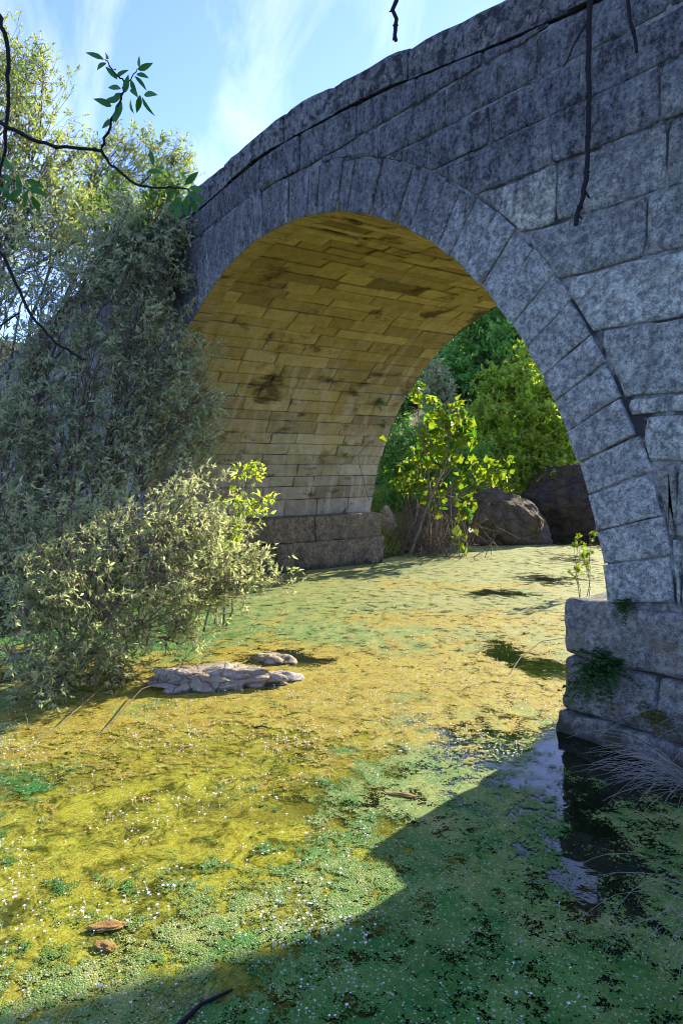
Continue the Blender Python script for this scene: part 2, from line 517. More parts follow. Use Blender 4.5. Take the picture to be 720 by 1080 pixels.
# parapet coping, both sides, and the deck
def coping(y0, y1, seed):
    R = np.random.default_rng(seed); mb = MB(); x = 12.0
    while x > -17:
        x2 = x - R.uniform(.75, 1.5)
        g = .004; n = 9
        pr = R.normal(.006, .008); dz = R.normal(0, .006)
        U = np.linspace(x2 + g, x - g, n)
        wb = [mn.noise(Vector((u * 2.3, seed, 1))) * .012 for u in U]
        prof = [(0, 0, -.012), (1, 0, -.012)]
        # cross-section (y offset, fraction of height): rounded top edges
        D = y1 - y0
        sec = [(0, .0), (-.004, .45), (.0, .86), (.018, .955), (.05, .995), (D * .5, 1.02), (D - .05, .995), (D - .018, .955), (D, .86), (D + .004, .45), (D, 0)]
        V = []; F = []; m = len(sec)
        for i, u in enumerate(U):
            e = min(1, min(i, n - 1 - i) / 1.0)
            b = pbot(u) + .010; tt = ptop(u) + dz + wb[i]
            for (yo, fr) in sec:
                jig = mn.noise(Vector((u * 6, yo * 9 + seed, fr * 5))) * .012
                V.append((u, y0 - pr + yo + jig + (0.012 if e == 0 and yo < .05 else 0), b + (tt - b) * fr - (0.012 if e == 0 and fr > .9 else 0)))
        for i in range(n - 1):
            for j in range(m - 1):
                F.append((i * m + j, i * m + j + 1, (i + 1) * m + j + 1, (i + 1) * m + j)[::-1])
            F.append((i * m + m - 1, i * m, (i + 1) * m, (i + 1) * m + m - 1)[::-1])
        F.append(tuple(range(m))[::-1]); F.append(tuple(range((n - 1) * m, n * m)))
        mb.add(V, F); x = x2
    o = mb.build('parapet', M['coping'], bridge, smooth=False); recalc(o)
coping(0.0, .36, 1); coping(YD - .36, YD, 2)
mb = MB(); U = np.linspace(13, -17, 80)
V = []
for u in U: V += [(u, .37, pbot(u) + .01), (u, YD - .37, pbot(u) + .01)]
mb.add(V, [(2 * i, 2 * i + 1, 2 * i + 3, 2 * i + 2) for i in range(79)])
mb.build('deck', plain('deck_stone', (.16, .15, .14), (.28, .26, .23), 6), bridge, smooth=False)


def rock_box(x0, x1, y0, y1, z0, z1, bev, seed, amp=.026, cuts=5, fr=2.6):
    b = bmesh.new(); bmesh.ops.create_cube(b, size=1)
    for v in b.verts: v.co = Vector(((x0 + x1) / 2 + v.co.x * (x1 - x0), (y0 + y1) / 2 + v.co.y * (y1 - y0), (z0 + z1) / 2 + v.co.z * (z1 - z0)))
    bmesh.ops.bevel(b, geom=b.edges[:], offset=bev, segments=3, profile=.6, affect='EDGES')
    L = max(x1 - x0, y1 - y0)
    long_e = [e for e in b.edges if e.calc_length() > .15]
    bmesh.ops.subdivide_edges(b, edges=long_e, cuts=int(min(14, max(3, L / .12))), use_grid_fill=True)
    b.normal_update()
    for v in b.verts:
        q = v.co * fr + Vector((seed * 3.1, 0, 0))
        d = mn.fractal(q, 1.0, 2.0, 4) * amp + mn.noise(v.co * 14) * amp * .25
        v.co += v.normal * d
    V = [v.co[:] for v in b.verts]; b.verts.index_update(); F = [tuple(v.index for v in f.verts) for f in b.faces]; b.free()
    m = MB(); m.add(V, F); return m

def footing(blocks, mat):
    e = bpy.data.objects.new('footing', None); COL.objects.link(e); e.parent = bridge
    e.empty_display_size = .1
    for i, bk in enumerate(blocks):
        m = rock_box(*bk); o = m.build('footing_block', M[mat], None); o.parent = e
    return e
FR = [
    (3.40, 5.05, -.035, 1.6, .492, .862, .05, 1), (5.06, 6.4, -.03, 1.6, .49, .86, .035, 2),
    (3.43, 5.0, 1.61, 2.9, .49, .85, .04, 3), (3.42, 5.0, 2.91, 4.16, .49, .86, .04, 4),
    (3.405, 4.03, -.03, 1.2, .155, .486, .04, 5), (4.04, 5.2, -.02, 1.2, .15, .487, .04, 6), (5.21, 6.5, -.03, 1.2, .15, .486, .04, 7),
    (3.42, 5, 1.21, 2.6, .15, .485, .04, 8), (3.42, 5, 2.61, 4.15, .15, .485, .04, 9),
    (3.385, 4.9, -.075, 2.0, -.6, .148, .03, 10), (4.91, 6.6, -.08, 2.0, -.6, .147, .03, 11), (3.39, 5, 2.01, 4.17, -.6, .147, .03, 12)]
footing(FR, 'footing')
FL = [
    (-5, -3.40, .0, 1.35, .46, .862, .03, 21), (-5, -3.40, 1.36, 2.75, .46, .86, .03, 22), (-5, -3.39, 2.76, 4.16, .46, .862, .03, 23),
    (-5, -3.37, .0, 2.0, -.6, .455, .03, 24), (-5, -3.37, 2.01, 4.17, -.6, .455, .03, 25)]
footing(FL, 'footing_warm')

# ------------------------------------------------------------------ terrain and water
YL = [-60, -30, -12, -6, -3, -1.5, -.6, 0, 4.5, 6, 8, 9.5, 11, 16, 40, 90]
XL = [-6, -5, -3, -1.5, -1.2, -1.6, -2.6, -3.7, -3.7, -4.3, -4.4, -4.8, -5.6, -7, -8, -12]
YR = [-60, -30, -12, -6.5, -4.5, -3, -1.5, 0, 4.5, 8, 16, 40, 90]
XR = [4, 4.5, 4.6, 4.7, 5.3, 5.5, 5.2, 4.5, 3.7, 4.5, 5, 6, 6]
def land(x, y):
    xl = np.interp(y, YL, XL); xr = np.interp(y, YR, XR)
    return max(xl - x, x - xr)
def gz(x, y):
    d = land(x, y)
    nz = mn.noise(Vector((x * .5, y * .5, 2))) * .18 + mn.noise(Vector((x * 2.1, y * 2.1, 5))) * .05
    d += nz * .6
    if d < 0: return max(-.7, d * .9) - .02
    return .02 + .9 * (1 - math.exp(-d / 1.6)) * .6 + .9 * (1 - math.exp(-d / 7)) + nz * min(1, d) + (min(7, max(0, d - 8) * .3) if x < 0 and y > 2 else 0) + max(0, d - 30) * .03
def lines(dense0, dense1, st, far0, far1):
    a = list(np.arange(dense0, dense1, st)); s = st; v = a[-1]
    while v < far1: s *= 1.25; v += s; a.append(v)
    s = st; v = a[0]; pre = []
    while v > far0: s *= 1.25; v -= s; pre.append(v)
    return np.array(pre[::-1] + a)
def sheet(xs, ys, zf, keep=None):
    nx, ny = len(xs), len(ys)
    V = np.array([(x, y, zf(x, y)) for y in ys for x in xs])
    i = np.arange(nx - 1)[None, :] + np.arange(ny - 1)[:, None] * nx
    F = np.stack([i, i + 1, i + nx + 1, i + nx], -1).reshape(-1, 4)
    if keep is not None: F = F[keep(V, F)]
    m = MB(); m.add(V, F); return m, V, F
n = NT('earth_bank'); p = n.pos()
c = n.mix(n.ramp(n.noise(p, 1.2, 5, .6), .4, .62), (.10, .075, .045), (.07, .10, .025))
c = n.mix(n.ramp(n.noise(p, 22, 4, .7), .4, .7, 0, .6), c, (.04, .035, .02))
M['earth'] = n.finish(n.bsdf(c, .95, n.bump(n.noise(p, 14, 5, .7), .8, .06), .1))
gm, _, _ = sheet(lines(-9, 8, .22, -600, 600), lines(-9, 17, .22, -600, 600), gz)
tag(gm.build('ground', M['earth']), None, None, None, 'structure')

# zones on the water, in world metres
def wz(px, py): return onwater(px, py)[:2]
def ell(pt, c, rr, rf):
    d = np.asarray(pt) - c; a = d @ RT / rr; b = d @ FW / rf
    return math.exp(-(a * a + b * b))
POOLS = [(wz(535, 690), .17, .3, .95), (wz(582, 704), .13, .3, 1.1), (wz(528, 626), .34, .25, .9), (wz(585, 612), .5, .4, .6), (wz(685, 808), .36, .42, 1.2), (wz(625, 790), .12, .35, .8),
         (wz(575, 840), .24, .75, .40), (wz(570, 915), .22, .35, .30), (wz(315, 698), .28, .16, .9), (wz(610, 570), .9, 1.2, 1.2), (wz(600, 590), .4, .6, .4),
         (wz(40, 715), .7, .3, .4), (wz(215, 1068), .10, .06, .45), (wz(90, 890), 1.15, .8, .44), (wz(30, 985), .4, .25, .25), (wz(250, 850), .6, .4, .3), (wz(250, 790), 1.5, .35, .2), (wz(640, 900), .3, .3, .2)]
def warpxy(x, y, k=.45):
    return x + k * mn.fractal(Vector((x * 1.1, y * 1.1, 31)), 1.0, 2.0, 4), y + k * mn.fractal(Vector((x * 1.1, y * 1.1, 57)), 1.0, 2.0, 4)
def cover(x, y):
    x, y = warpxy(x, y, .3)
    c = .80
    for ctr, rr, rf, s in POOLS: c -= s * ell((x, y), ctr, rr, rf)
    c += mn.fractal(Vector((x * .9, y * .9, 4)), 1.0, 2.0, 4) * .12
    if x < -2.5 and y < -.3: c -= .1
    return c
BR = [(wz(420, 715), 2.6, 1.3, 1.0), (wz(230, 770), 1.8, .9, 1.0), (wz(470, 770), .7, .5, .6), (wz(480, 655), 1.6, .8, .75), (wz(480, 618), 1.6, .5, .6), (wz(150, 850), 1.2, .4, .7), (wz(40, 710), 1.5, .8, .9)]
def brown(x, y):
    x, y = warpxy(x, y)
    b = 0
    for ctr, rr, rf, s in BR: b = max(b, s * ell((x, y), ctr, rr, rf))
    b -= .75 * ell((x, y), wz(440, 860), .5, .45) + .5 * ell((x, y), wz(560, 980), .9, .9)
    return b + mn.fractal(Vector((x * 1.3, y * 1.3, 9)), 1.0, 2.0, 4) * .16
AL = [(wz(120, 920), 1.3, .8, 1.0), (wz(250, 760), 2.0, 1.1, .85), (wz(100, 760), 1.6, .8, .9), (wz(10, 1040), .6, .4, .7)]
def algae(x, y):
    x, y = warpxy(x, y)
    b = 0
    for ctr, rr, rf, s in AL: b = max(b, s * ell((x, y), ctr, rr, rf))
    b -= 1.2 * ell((x, y), wz(640, 840), .75, .9)
    return b + mn.fractal(Vector((x * 1.1, y * 1.1, 19)), 1.0, 2.0, 3) * .1
def setattr_(o, name, vals):
    a = o.data.attributes.new(name, 'FLOAT', 'POINT'); a.data.foreach_set('value', np.asarray(vals, np.float32))

n = NT('stream_water'); p = n.pos(); al = n.attr('algae')
pat = n.noise(n.scale(p, (1, 1, .2)), 3.2, 6, .68, .8)
hair = n.noise(n.node('ShaderNodeVectorMath', {0: p, 1: n.scale(n.node('ShaderNodeTexNoise', {'Vector': p, 'Scale': 3.0}).outputs[1], (.25, .25, 0))}, operation='ADD').outputs[0], 42, 4, .75, 2.2)
ac = n.mix(n.ramp(pat, .34, .66), (.06, .06, .006), (.30, .29, .02))
ac = n.mix(n.ramp(n.noise(p, 1.7, 4, .6), .46, .64, 0, .55), ac, (.26, .20, .02))
ac = n.mix(n.ramp(hair, .45, .57, 0, .85), ac, (.40, .42, .07))
ac = n.mix(n.ramp(n.noise(p, 5.5, 6, .75, .8), .48, .60, 0, .9), ac, (.035, .045, .005))
c = n.mix(n.ramp(al, .12, .5), (.008, .014, .005), ac)
bw = n.bump(n.noise(p, 9, 3, .5), .06, .03)
M['water'] = n.finish(n.bsdf(c, n.ramp(al, .1, .5, .03, .12), bw, .5, **{'IOR': 1.33}))
wm, V, F = sheet(lines(-7, 7, .11, -16, 14), lines(-7, 14, .11, -70, 90), lambda x, y: 0.0)
o = wm.build('water', M['water']); setattr_(o, 'algae', [algae(v[0], v[1]) for v in V]); tag(o, None, None, None, 'structure')

n = NT('duckweed_mat'); p = n.pos(); cv = n.attr('cover'); br = n.attr('brown')
warp = n.node('ShaderNodeVectorMath', {0: p, 1: n.scale(n.node('ShaderNodeTexNoise', {'Vector': p, 'Scale': 5.0, 'Detail': 3.0}).outputs[1], (.12, .12, 0))}, operation='ADD').outputs[0]
v1 = n.noise(warp, 7, 5, .7); v2 = n.noise(p, 45, 4, .75)
cell = n.vor(p, 150); cell2 = n.vor(warp, 48)
v = n.math('ADD', n.math('ADD', n.math('MULTIPLY', v1, .55), n.math('MULTIPLY', v2, .35)), n.math('MULTIPLY', cell.outputs['Distance'], .14))
thr = n.ramp(cv, 0, 1, .37, .635)
alpha = n.math('LESS_THAN', v, thr)
g = n.mix(n.ramp(n.noise(warp, 4, 5, .65), .35, .65), (.022, .155, .022), (.08, .26, .05))
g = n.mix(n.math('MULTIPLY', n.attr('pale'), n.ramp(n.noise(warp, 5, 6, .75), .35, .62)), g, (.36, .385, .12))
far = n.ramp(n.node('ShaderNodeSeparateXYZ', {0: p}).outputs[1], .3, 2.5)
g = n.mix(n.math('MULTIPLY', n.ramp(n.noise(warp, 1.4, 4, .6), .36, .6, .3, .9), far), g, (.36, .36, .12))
b_ = n.mix(n.ramp(n.noise(warp, 6, 5, .7), .32, .66), (.34, .235, .02), (.44, .405, .055))
b_ = n.mix(n.ramp(n.noise(p, 17, 5, .75, .7), .52, .64, 0, .8), b_, (.11, .085, .012))
b_ = n.mix(n.ramp(n.noise(p, 30, 4, .7), .57, .68, 0, .75), b_, (.46, .42, .16))
sel = n.ramp(n.math('ADD', br, n.math('ADD', n.ramp(n.noise(warp, 3.2, 6, .75), .3, .7, -.5, .5), n.ramp(n.noise(warp, 1.1, 4, .6), .3, .7, -.2, .2))), .28, .62)
c = n.mix(sel, g, b_)
cr = n.node('ShaderNodeSeparateColor', {0: cell.outputs['Color']}).outputs[0]
cr2 = n.node('ShaderNodeSeparateColor', {0: cell2.outputs['Color']}).outputs[1]
c = n.mix(n.ramp(cr, 0, 1, 0, .62), c, n.mix(1.0, c, (.45, .42, .4), 'MULTIPLY'))
c = n.mix(n.ramp(cr2, .0, 1, 0, .4), c, n.mix(1.0, c, (.5, .6, .5), 'MULTIPLY'))
c = n.mix(n.ramp(cr, .93, .95, 0, .6), c, (.55, .55, .38))
h = n.math('ADD', n.math('MULTIPLY', cell.outputs['Distance'], -.8), n.math('ADD', n.math('MULTIPLY', v1, -.9), n.math('MULTIPLY', v2, -.9)))
sh = n.bsdf(c, .75, n.bump(h, .55, .008), .15)
M['weed'] = n.finish(n.node('ShaderNodeMixShader', {0: alpha, 1: n.node('ShaderNodeBsdfTransparent'), 2: sh}).outputs[0])
cvals = {}
def weedkeep(V, F):
    cc = np.array([cover(v[0], v[1]) if land(v[0], v[1]) < .25 else -1 for v in V]); cvals['c'] = cc
    return cc[F].max(1) > .04
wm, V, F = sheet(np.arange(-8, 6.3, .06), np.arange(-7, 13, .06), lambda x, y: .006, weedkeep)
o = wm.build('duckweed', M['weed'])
def pale(x, y):  # paler weed upstream; patches by the shadow edge carry sunlit brightness in colour
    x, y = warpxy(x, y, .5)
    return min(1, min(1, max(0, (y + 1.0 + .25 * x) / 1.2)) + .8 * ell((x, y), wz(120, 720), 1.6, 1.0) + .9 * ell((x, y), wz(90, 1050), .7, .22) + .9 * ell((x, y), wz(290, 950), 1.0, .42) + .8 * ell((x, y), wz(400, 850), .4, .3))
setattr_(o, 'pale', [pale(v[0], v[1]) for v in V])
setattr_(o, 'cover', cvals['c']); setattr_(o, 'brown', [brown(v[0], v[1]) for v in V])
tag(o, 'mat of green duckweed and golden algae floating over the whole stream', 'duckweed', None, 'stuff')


# ------------------------------------------------------------------ rocks
def boulder_mat(name, a, b, moss, cr=.65, wl=.06):
    n = NT(name); p = n.pos(); N = n.node('ShaderNodeNewGeometry').outputs['Normal']
    up = n.node('ShaderNodeSeparateXYZ', {0: N}).outputs[2]
    c = n.mix(n.ramp(n.noise(p, 5, 6, .7), .35, .68), a, b)
    c = n.mix(n.ramp(n.noise(p, 40, 4, .7), .45, .68, 0, .6), c, (.06, .05, .045))
    if moss:
        c = n.mix(n.math('MULTIPLY', n.ramp(n.noise(p, 3.2, 6, .75), .46, .60), moss), c, n.mix(n.noise(p, 12, 4), (.10, .055, .02), (.12, .10, .03)))
    ck = n.node('ShaderNodeTexVoronoi', {'Vector': n.node('ShaderNodeVectorMath', {0: p, 1: n.scale(n.node('ShaderNodeTexNoise', {'Vector': p, 'Scale': 4.0, 'Detail': 4.0}).outputs[1], (.4, .4, .4))}, operation='ADD').outputs[0], 'Scale': 3.2}, feature='DISTANCE_TO_EDGE').outputs[0]
    crack_ = n.ramp(ck, 0, .035)
    c = n.mix(crack_, n.mix(cr, c, (.05, .045, .04)), c)
    zz = n.node('ShaderNodeSeparateXYZ', {0: p}).outputs[2]
    c = n.mix(n.ramp(n.math('ADD', zz, n.ramp(n.noise(p, 9, 4), .3, .7, -.03, .03)), .01, wl, .8, 0), c, (.03, .035, .012))
    return n.finish(n.bsdf(c, .9, n.bump(n.math('ADD', n.math('ADD', n.math('MULTIPLY', crack_, .5), n.noise(p, 9, 6, .7)), n.math('MULTIPLY', n.noise(p, 45, 3, .7), .3)), .9, .05), .2))
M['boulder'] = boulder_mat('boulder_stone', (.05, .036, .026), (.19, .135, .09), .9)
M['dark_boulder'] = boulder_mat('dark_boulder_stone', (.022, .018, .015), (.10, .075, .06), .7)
M['river_rock'] = boulder_mat('river_rock_stone', (.34, .27, .20), (.62, .53, .42), .12, .2, .03)
M['river_rock_pale'] = boulder_mat('pale_rock_stone', (.42, .38, .37), (.62, .58, .56), 0, .2, .02)
def boulder(name, label, center, size, rz, seed, mat, amp=.22, fr=1.1, sub=5, sharp=.0):
    b = bmesh.new(); bmesh.ops.create_icosphere(b, subdivisions=sub, radius=1)
    rot = Matrix.Rotation(rz, 3, 'Z')
    for v in b.verts:
        q = v.co * fr + Vector((seed * 7.3, seed, 0))
        d = mn.fractal(q, 1.0, 2.0, 5) * amp + (abs(mn.noise(q * 1.7)) - .2) * sharp
        d += mn.fractal(v.co * 7 + Vector((seed, 0, 0)), .8, 2.0, 3) * .03
        co = v.co * (1 + d)
        co = Vector((co.x * size[0], co.y * size[1], co.z * size[2]))
        v.co = rot @ co
    V = [v.co[:] for v in b.verts]; b.verts.index_update(); F = [tuple(v.index for v in f.verts) for f in b.faces]; b.free()
    m = MB(); m.add(V, F); o = m.build(name, mat); o.location = Vector([float(v) for v in center])
    return tag(o, label, 'rock')
ANG = math.atan2(RT[1], RT[0])
def gw(px, py): return onwater(px, py)
p0 = gw(528, 575) + np.array([*(FW * .75), 0])
boulder('boulder', 'big brown and grey boulder at the far water edge behind the yellow green sapling', p0 + [0, 0, .15], (1.25, .9, 1.0), ANG + .1, 4, M['boulder'], .2, .95, 6, .12)
p0 = at(608, 540, 18.2)
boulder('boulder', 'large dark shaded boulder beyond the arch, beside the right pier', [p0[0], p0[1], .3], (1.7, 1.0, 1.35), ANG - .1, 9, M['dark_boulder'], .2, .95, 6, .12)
p0 = at(465, 540, 16.0)
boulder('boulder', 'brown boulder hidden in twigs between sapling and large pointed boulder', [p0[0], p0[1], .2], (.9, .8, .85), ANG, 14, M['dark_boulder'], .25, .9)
p0 = gw(226, 722)
boulder('river_rock', 'long flat pinkish grey rock lying in the algae beside the low bush', p0 + [0, 0, .02], (.47, .2, .115), ANG + .12, 2, M['river_rock'], .36, 1.5, 5, .5)
p0 = gw(298, 716)
boulder('river_rock', 'pale grey wedge of rock at the right end of the long flat rock', p0 + [0, 0, .0], (.17, .10, .065), ANG - .2, 7, M['river_rock_pale'], .25, 1.2, 4, .2)
p0 = gw(285, 706) + np.array([*(FW * .25), 0])
boulder('river_rock', 'low rounded tan rock just behind the pale wedge', p0 + [0, 0, -.02], (.22, .13, .085), ANG - .3, 17, M['river_rock'], .22, 1.1, 4, .2)
p0 = gw(249, 727)
boulder('river_rock', 'small round pebble in front of the long flat rock', p0, (.065, .05, .05), ANG, 11, M['river_rock'], .2, 1.2, 3)
p0 = at(408, 560, 14.25)
boulder('rubble_stone', 'rough sunlit stone against the end of the left footing', [p0[0] - .15, p0[1] + .1, .25], (.24, .24, .55), ANG, 5, M['river_rock'], .2, 1.3, 4, .3)

# ------------------------------------------------------------------ plants
def tube(mb, P, r0, r1, sides=5):
    P = np.asarray(P, float); k = len(P)
    T = np.gradient(P, axis=0); T /= np.linalg.norm(T, axis=1)[:, None] + 1e-9
    up = np.array([.31, .17, .93])
    A = np.cross(T, up); A /= np.linalg.norm(A, axis=1)[:, None] + 1e-9
    B = np.cross(T, A)
    rr = np.linspace(r0, r1, k)[:, None, None] if np.isscalar(r0) else np.asarray(r0)[:, None, None]
    th = np.linspace(0, 2 * pi, sides, endpoint=False)
    ring = A[:, None, :] * np.cos(th)[None, :, None] + B[:, None, :] * np.sin(th)[None, :, None]
    V = (P[:, None, :] + ring * rr).reshape(-1, 3)
    i = np.arange(k - 1)[:, None] * sides; j = np.arange(sides)[None, :]; j2 = (j + 1) % sides
    F = np.stack([i + j, i + j2, i + sides + j2, i + sides + j], -1).reshape(-1, 4)
    mb.add(V, F)
    mb.add(V[-sides:], [tuple(range(sides))])

def curve(a, b, bow, nseg, R, jit=.0):
    a = np.asarray(a, float); b = np.asarray(b, float)
    t = np.linspace(0, 1, nseg)[:, None]
    m = (a + b) / 2 + bow
    P = (1 - t) ** 2 * a + 2 * t * (1 - t) * m + t ** 2 * b
    if jit:
        w = np.cumsum(R.normal(0, jit, (nseg, 3)), 0) * np.sin(t * pi)
        P = P + w
    return P

def leaves(mb, P, D, L, W, R, droop=0.0, fold=.25, up=.3):
    """P bases, D directions (n,3), L,W arrays: pointed leaves folded on the midrib"""
    n = len(P)
    D = D + R.normal(0, .12, (n, 3)); D[:, 2] -= droop; D /= np.linalg.norm(D, axis=1)[:, None] + 1e-9
    U = R.normal(0, 1, (n, 3)); U[:, 2] += up * 3
    S = np.cross(D, U); S /= np.linalg.norm(S, axis=1)[:, None] + 1e-9
    Nn = np.cross(S, D)
    L = np.asarray(L)[:, None]; W = np.asarray(W)[:, None]
    tip = P + D * L - Nn * L * .12
    m1 = P + D * L * .42 + S * W * .5 + Nn * W * fold
    m2 = P + D * L * .42 - S * W * .5 + Nn * W * fold
    mid = P + D * L * .45
    V = np.stack([P, m1, tip, m2, mid], 1).reshape(-1, 3)
    i = np.arange(n)[:, None] * 5
    F = np.concatenate([i + np.array([[0, 4, 1]]), i + np.array([[1, 4, 2]]), i + np.array([[0, 3, 4]]), i + np.array([[3, 2, 4]])])
    mb.add(V, F)

def plant(name, label, cat, base, clumps, lm, bm, seed, r0=.03, twigs=14, sprigs=5, nleaf=8, L=.05, W=.013, spl=.16, group=None, trunk_h=0.0, droop=.1, tri=3, stem_name='stem', leaf_name='foliage', spread=.25, stars=True, limb_bow=.35, up=.3, twig_r=.005, bare=0.0):
    R = np.random.default_rng(seed); base = np.asarray(base, float)
    root = thing(name, label, cat, base, group)
    st = MB(); lf = MB(); hub = base.copy()
    if trunk_h:
        hub = base + np.array([R.normal(0, .1), R.normal(0, .1), trunk_h])
        tube(st, curve(base - [0, 0, .25], hub, R.normal(0, .12, 3) * [1, 1, 0], 8, R, .02), r0 * 1.9, r0 * 1.25, 8)
    LP, LD, LL, LW = [], [], [], []
    for cl in clumps:
        c = np.asarray(cl[0], float); rad = np.asarray(cl[1], float) * np.ones(3); dens = cl[2] if len(cl) > 2 else 1.0
        b0 = hub + (0 if trunk_h else 1) * np.array([R.normal(0, spread), R.normal(0, spread), -.15])
        ln = np.linalg.norm(c - b0)
        bow = np.array([0, 0, ln * limb_bow * R.uniform(.5, 1)]) + R.normal(0, .06 * ln, 3)
        limb = curve(b0, c, bow, 12, R, .012 * ln)
        tube(st, limb, r0 * R.uniform(.7, 1.1), r0 * .28, 6)
        for _ in range(int(twigs * dens)):
            s = limb[R.integers(6, 12)]
            d = R.normal(0, 1, 3); d /= np.linalg.norm(d); e = c + d * rad * R.uniform(.45, 1.0) ** .6
            tw = curve(s, e, R.normal(0, .08, 3) + [0, 0, .06], 7, R, .01)
            tube(st, tw, twig_r * 1.4, twig_r * .5, tri)
            if bare and R.uniform() < bare:
                e2 = e + (e - s) * R.uniform(.1, .6); tube(st, curve(tw[3], e2, R.normal(0, .08, 3), 6, R, .01), twig_r, twig_r * .4, 3); continue
            for k in range(sprigs):
                q = tw[R.integers(2, 7)]; dd = (tw[-1] - tw[3]); dd = dd / (np.linalg.norm(dd) + 1e-9)
                d2 = dd * .7 + R.normal(0, .6, 3) + [0, 0, .15]; d2 /= np.linalg.norm(d2)
                ll = spl * R.uniform(.5, 1.4); e2 = q + d2 * ll - [0, 0, droop * ll * .5]
                sp = curve(q, e2, R.normal(0, .02, 3), 4, R)
                tube(st, sp, twig_r * .5, twig_r * .25, 3)
                nl = max(2, int(nleaf * R.uniform(.6, 1.3)))
                f = R.uniform(.25, 1.0, nl) ** .7 if stars else R.uniform(.1, 1, nl)
                P = q + (e2 - q) * f[:, None] + R.normal(0, .004, (nl, 3))
                D = d2 * .55 + R.normal(0, .62, (nl, 3))
                LP.append(P); LD.append(D); sz = np.clip(R.lognormal(-.08, .33, nl), .4, 1.8)
                LL.append(L * sz); LW.append(W * sz)
    leaves(lf, np.concatenate(LP), np.concatenate(LD), np.concatenate(LL), np.concatenate(LW), R, droop, .25, up)
    st.build(stem_name, bm, root); lf.build(leaf_name, lm, root, smooth=False)
    return root

M['willow'] = leaf('willow_leaf', (.29, .37, .19), (.50, .56, .35), (.52, .46, .33), .4, .65, (1.1, 1.1, .85))
M['willow_lit'] = leaf('lit_willow_leaf', (.30, .38, .16), (.54, .60, .36), (.62, .56, .44), .6, .65, (1.1, 1.1, .85))  # paler, more translucent copy of willow_leaf; sunlit brightness put into its colour
M['pale'] = leaf('pale_tree_leaf', (.22, .32, .10), (.38, .46, .22), (.44, .42, .24), .5)
M['green'] = leaf('fresh_leaf', (.07, .16, .028), (.14, .25, .05), None, .45)
M['darktree'] = leaf('dark_tree_leaf', (.12, .31, .08), (.27, .50, .15), None, .62)
M['bright'] = leaf('bright_tree_leaf', (.30, .48, .05), (.54, .64, .14), (.50, .48, .2), .65)
M['fig'] = leaf('sapling_leaf', (.13, .23, .014), (.27, .33, .025), (.06, .17, .03), .5)
M['ash'] = leaf('ash_leaf', (.045, .16, .04), (.08, .25, .07), None, .45)
M['fern'] = leaf('fern_leaf', (.02, .075, .018), (.045, .13, .03), None, .35)

def C(px, py, F, r, d=1.0): return (at(px, py, F), r, d)
# tall shaded willow in front of the bridge's left end
S1 = [C(30, 340, 8.2, .6), C(95, 330, 8.4, .6), C(150, 300, 8.6, .5), C(30, 420, 8.0, .6), C(100, 400, 8.2, .55), C(165, 365, 8.5, .5), C(160, 425, 8.4, .4), C(210, 415, 8.4, .35, .8), C(60, 490, 8.0, .5), C(120, 480, 8.1, .5), C(175, 470, 8.4, .4), C(215, 462, 8.5, .28, .6), C(20, 540, 7.8, .5), C(90, 550, 8.0, .45),
      C(60, 250, 8.8, .5, .7), C(125, 245, 8.8, .45, .7), C(175, 250, 8.9, .35, .8), C(0, 270, 8.6, .5, .6), C(200, 375, 8.6, .3, .6), C(15, 460, 7.6, .45)]
plant('willow_shrub', 'tall grey green willow shrub standing in shade against the left end of the bridge', 'shrub', (-1.75, -1.9, .1), S1, M['willow'], M['twigs'], 1, .024, 38, 8, 10, .062, .02, .2, limb_bow=.15, spread=.3, bare=.22)
S2 = [C(20, 600, 5.2, .34), C(70, 595, 5.3, .34, .8), C(130, 575, 5.7, .34, .7), C(185, 550, 6.1, .32, .7), C(225, 590, 6.2, .28), C(175, 615, 5.8, .32), C(105, 640, 5.4, .32), C(35, 650, 5.1, .32), C(235, 625, 6.2, .24, .8), C(265, 600, 6.4, .2, .6),
      C(290, 605, 6.5, .17, .35), C(205, 512, 6.4, .25, .6), C(150, 660, 5.7, .25, .6), C(60, 690, 5.2, .25, .4), C(10, 690, 5.0, .25, .4), C(125, 535, 5.9, .25, .5), C(200, 655, 6.1, .2, .5), C(60, 545, 5.5, .26, .5), C(5, 555, 5.3, .26, .5), C(235, 550, 6.4, .2, .6), C(90, 690, 5.4, .2, .4), C(45, 720, 5.0, .2, .5), C(130, 705, 5.4, .18, .4), C(190, 680, 5.9, .18, .4)]
plant('willow_shrub', 'low sunlit pale green willow bush spreading over the algae at the left', 'shrub', (-.75, -1.7, .0), S2, M['willow_lit'], M['twigs'], 2, .014, 27, 7, 11, .042, .0135, .16, limb_bow=.12, spread=.3, bare=.15)
S3 = [C(250, 545, 7.6, .22), C(275, 530, 7.7, .16, .7), C(235, 570, 7.5, .2), C(262, 500, 7.8, .12, .5)]
plant('sallow_shrub', 'slim fresh green sprouting shrub between the low bush and the vault', 'shrub', at(225, 640, 7.6) * [1, 1, 0], S3, M['bright'], M['twigs'], 3, .012, 16, 5, 6, .05, .022, .12, limb_bow=.05, spread=.1)
S4 = [C(165, 235, 9.3, .42), C(125, 220, 9.6, .4), C(190, 265, 9.2, .3), C(150, 290, 9.1, .4), C(180, 205, 9.4, .2, .6)]
plant('elder_shrub', 'dense fresh green shrub against the coping at the left end of the bridge', 'shrub', (-3.0, -1.0, .2), S4, M['green'], M['twigs'], 4, .03, 30, 7, 9, .07, .024, .2, limb_bow=.1)
T1 = [C(30, 110, 11, .7), C(15, 60, 11.2, .45, .8), C(50, 170, 11, .75), C(10, 190, 10.6, .7), C(85, 190, 11.3, .55), C(55, 230, 10.8, .7), C(5, 280, 10.5, .6, .7), C(100, 250, 11.2, .6, .8), C(45, 90, 11.1, .5)]
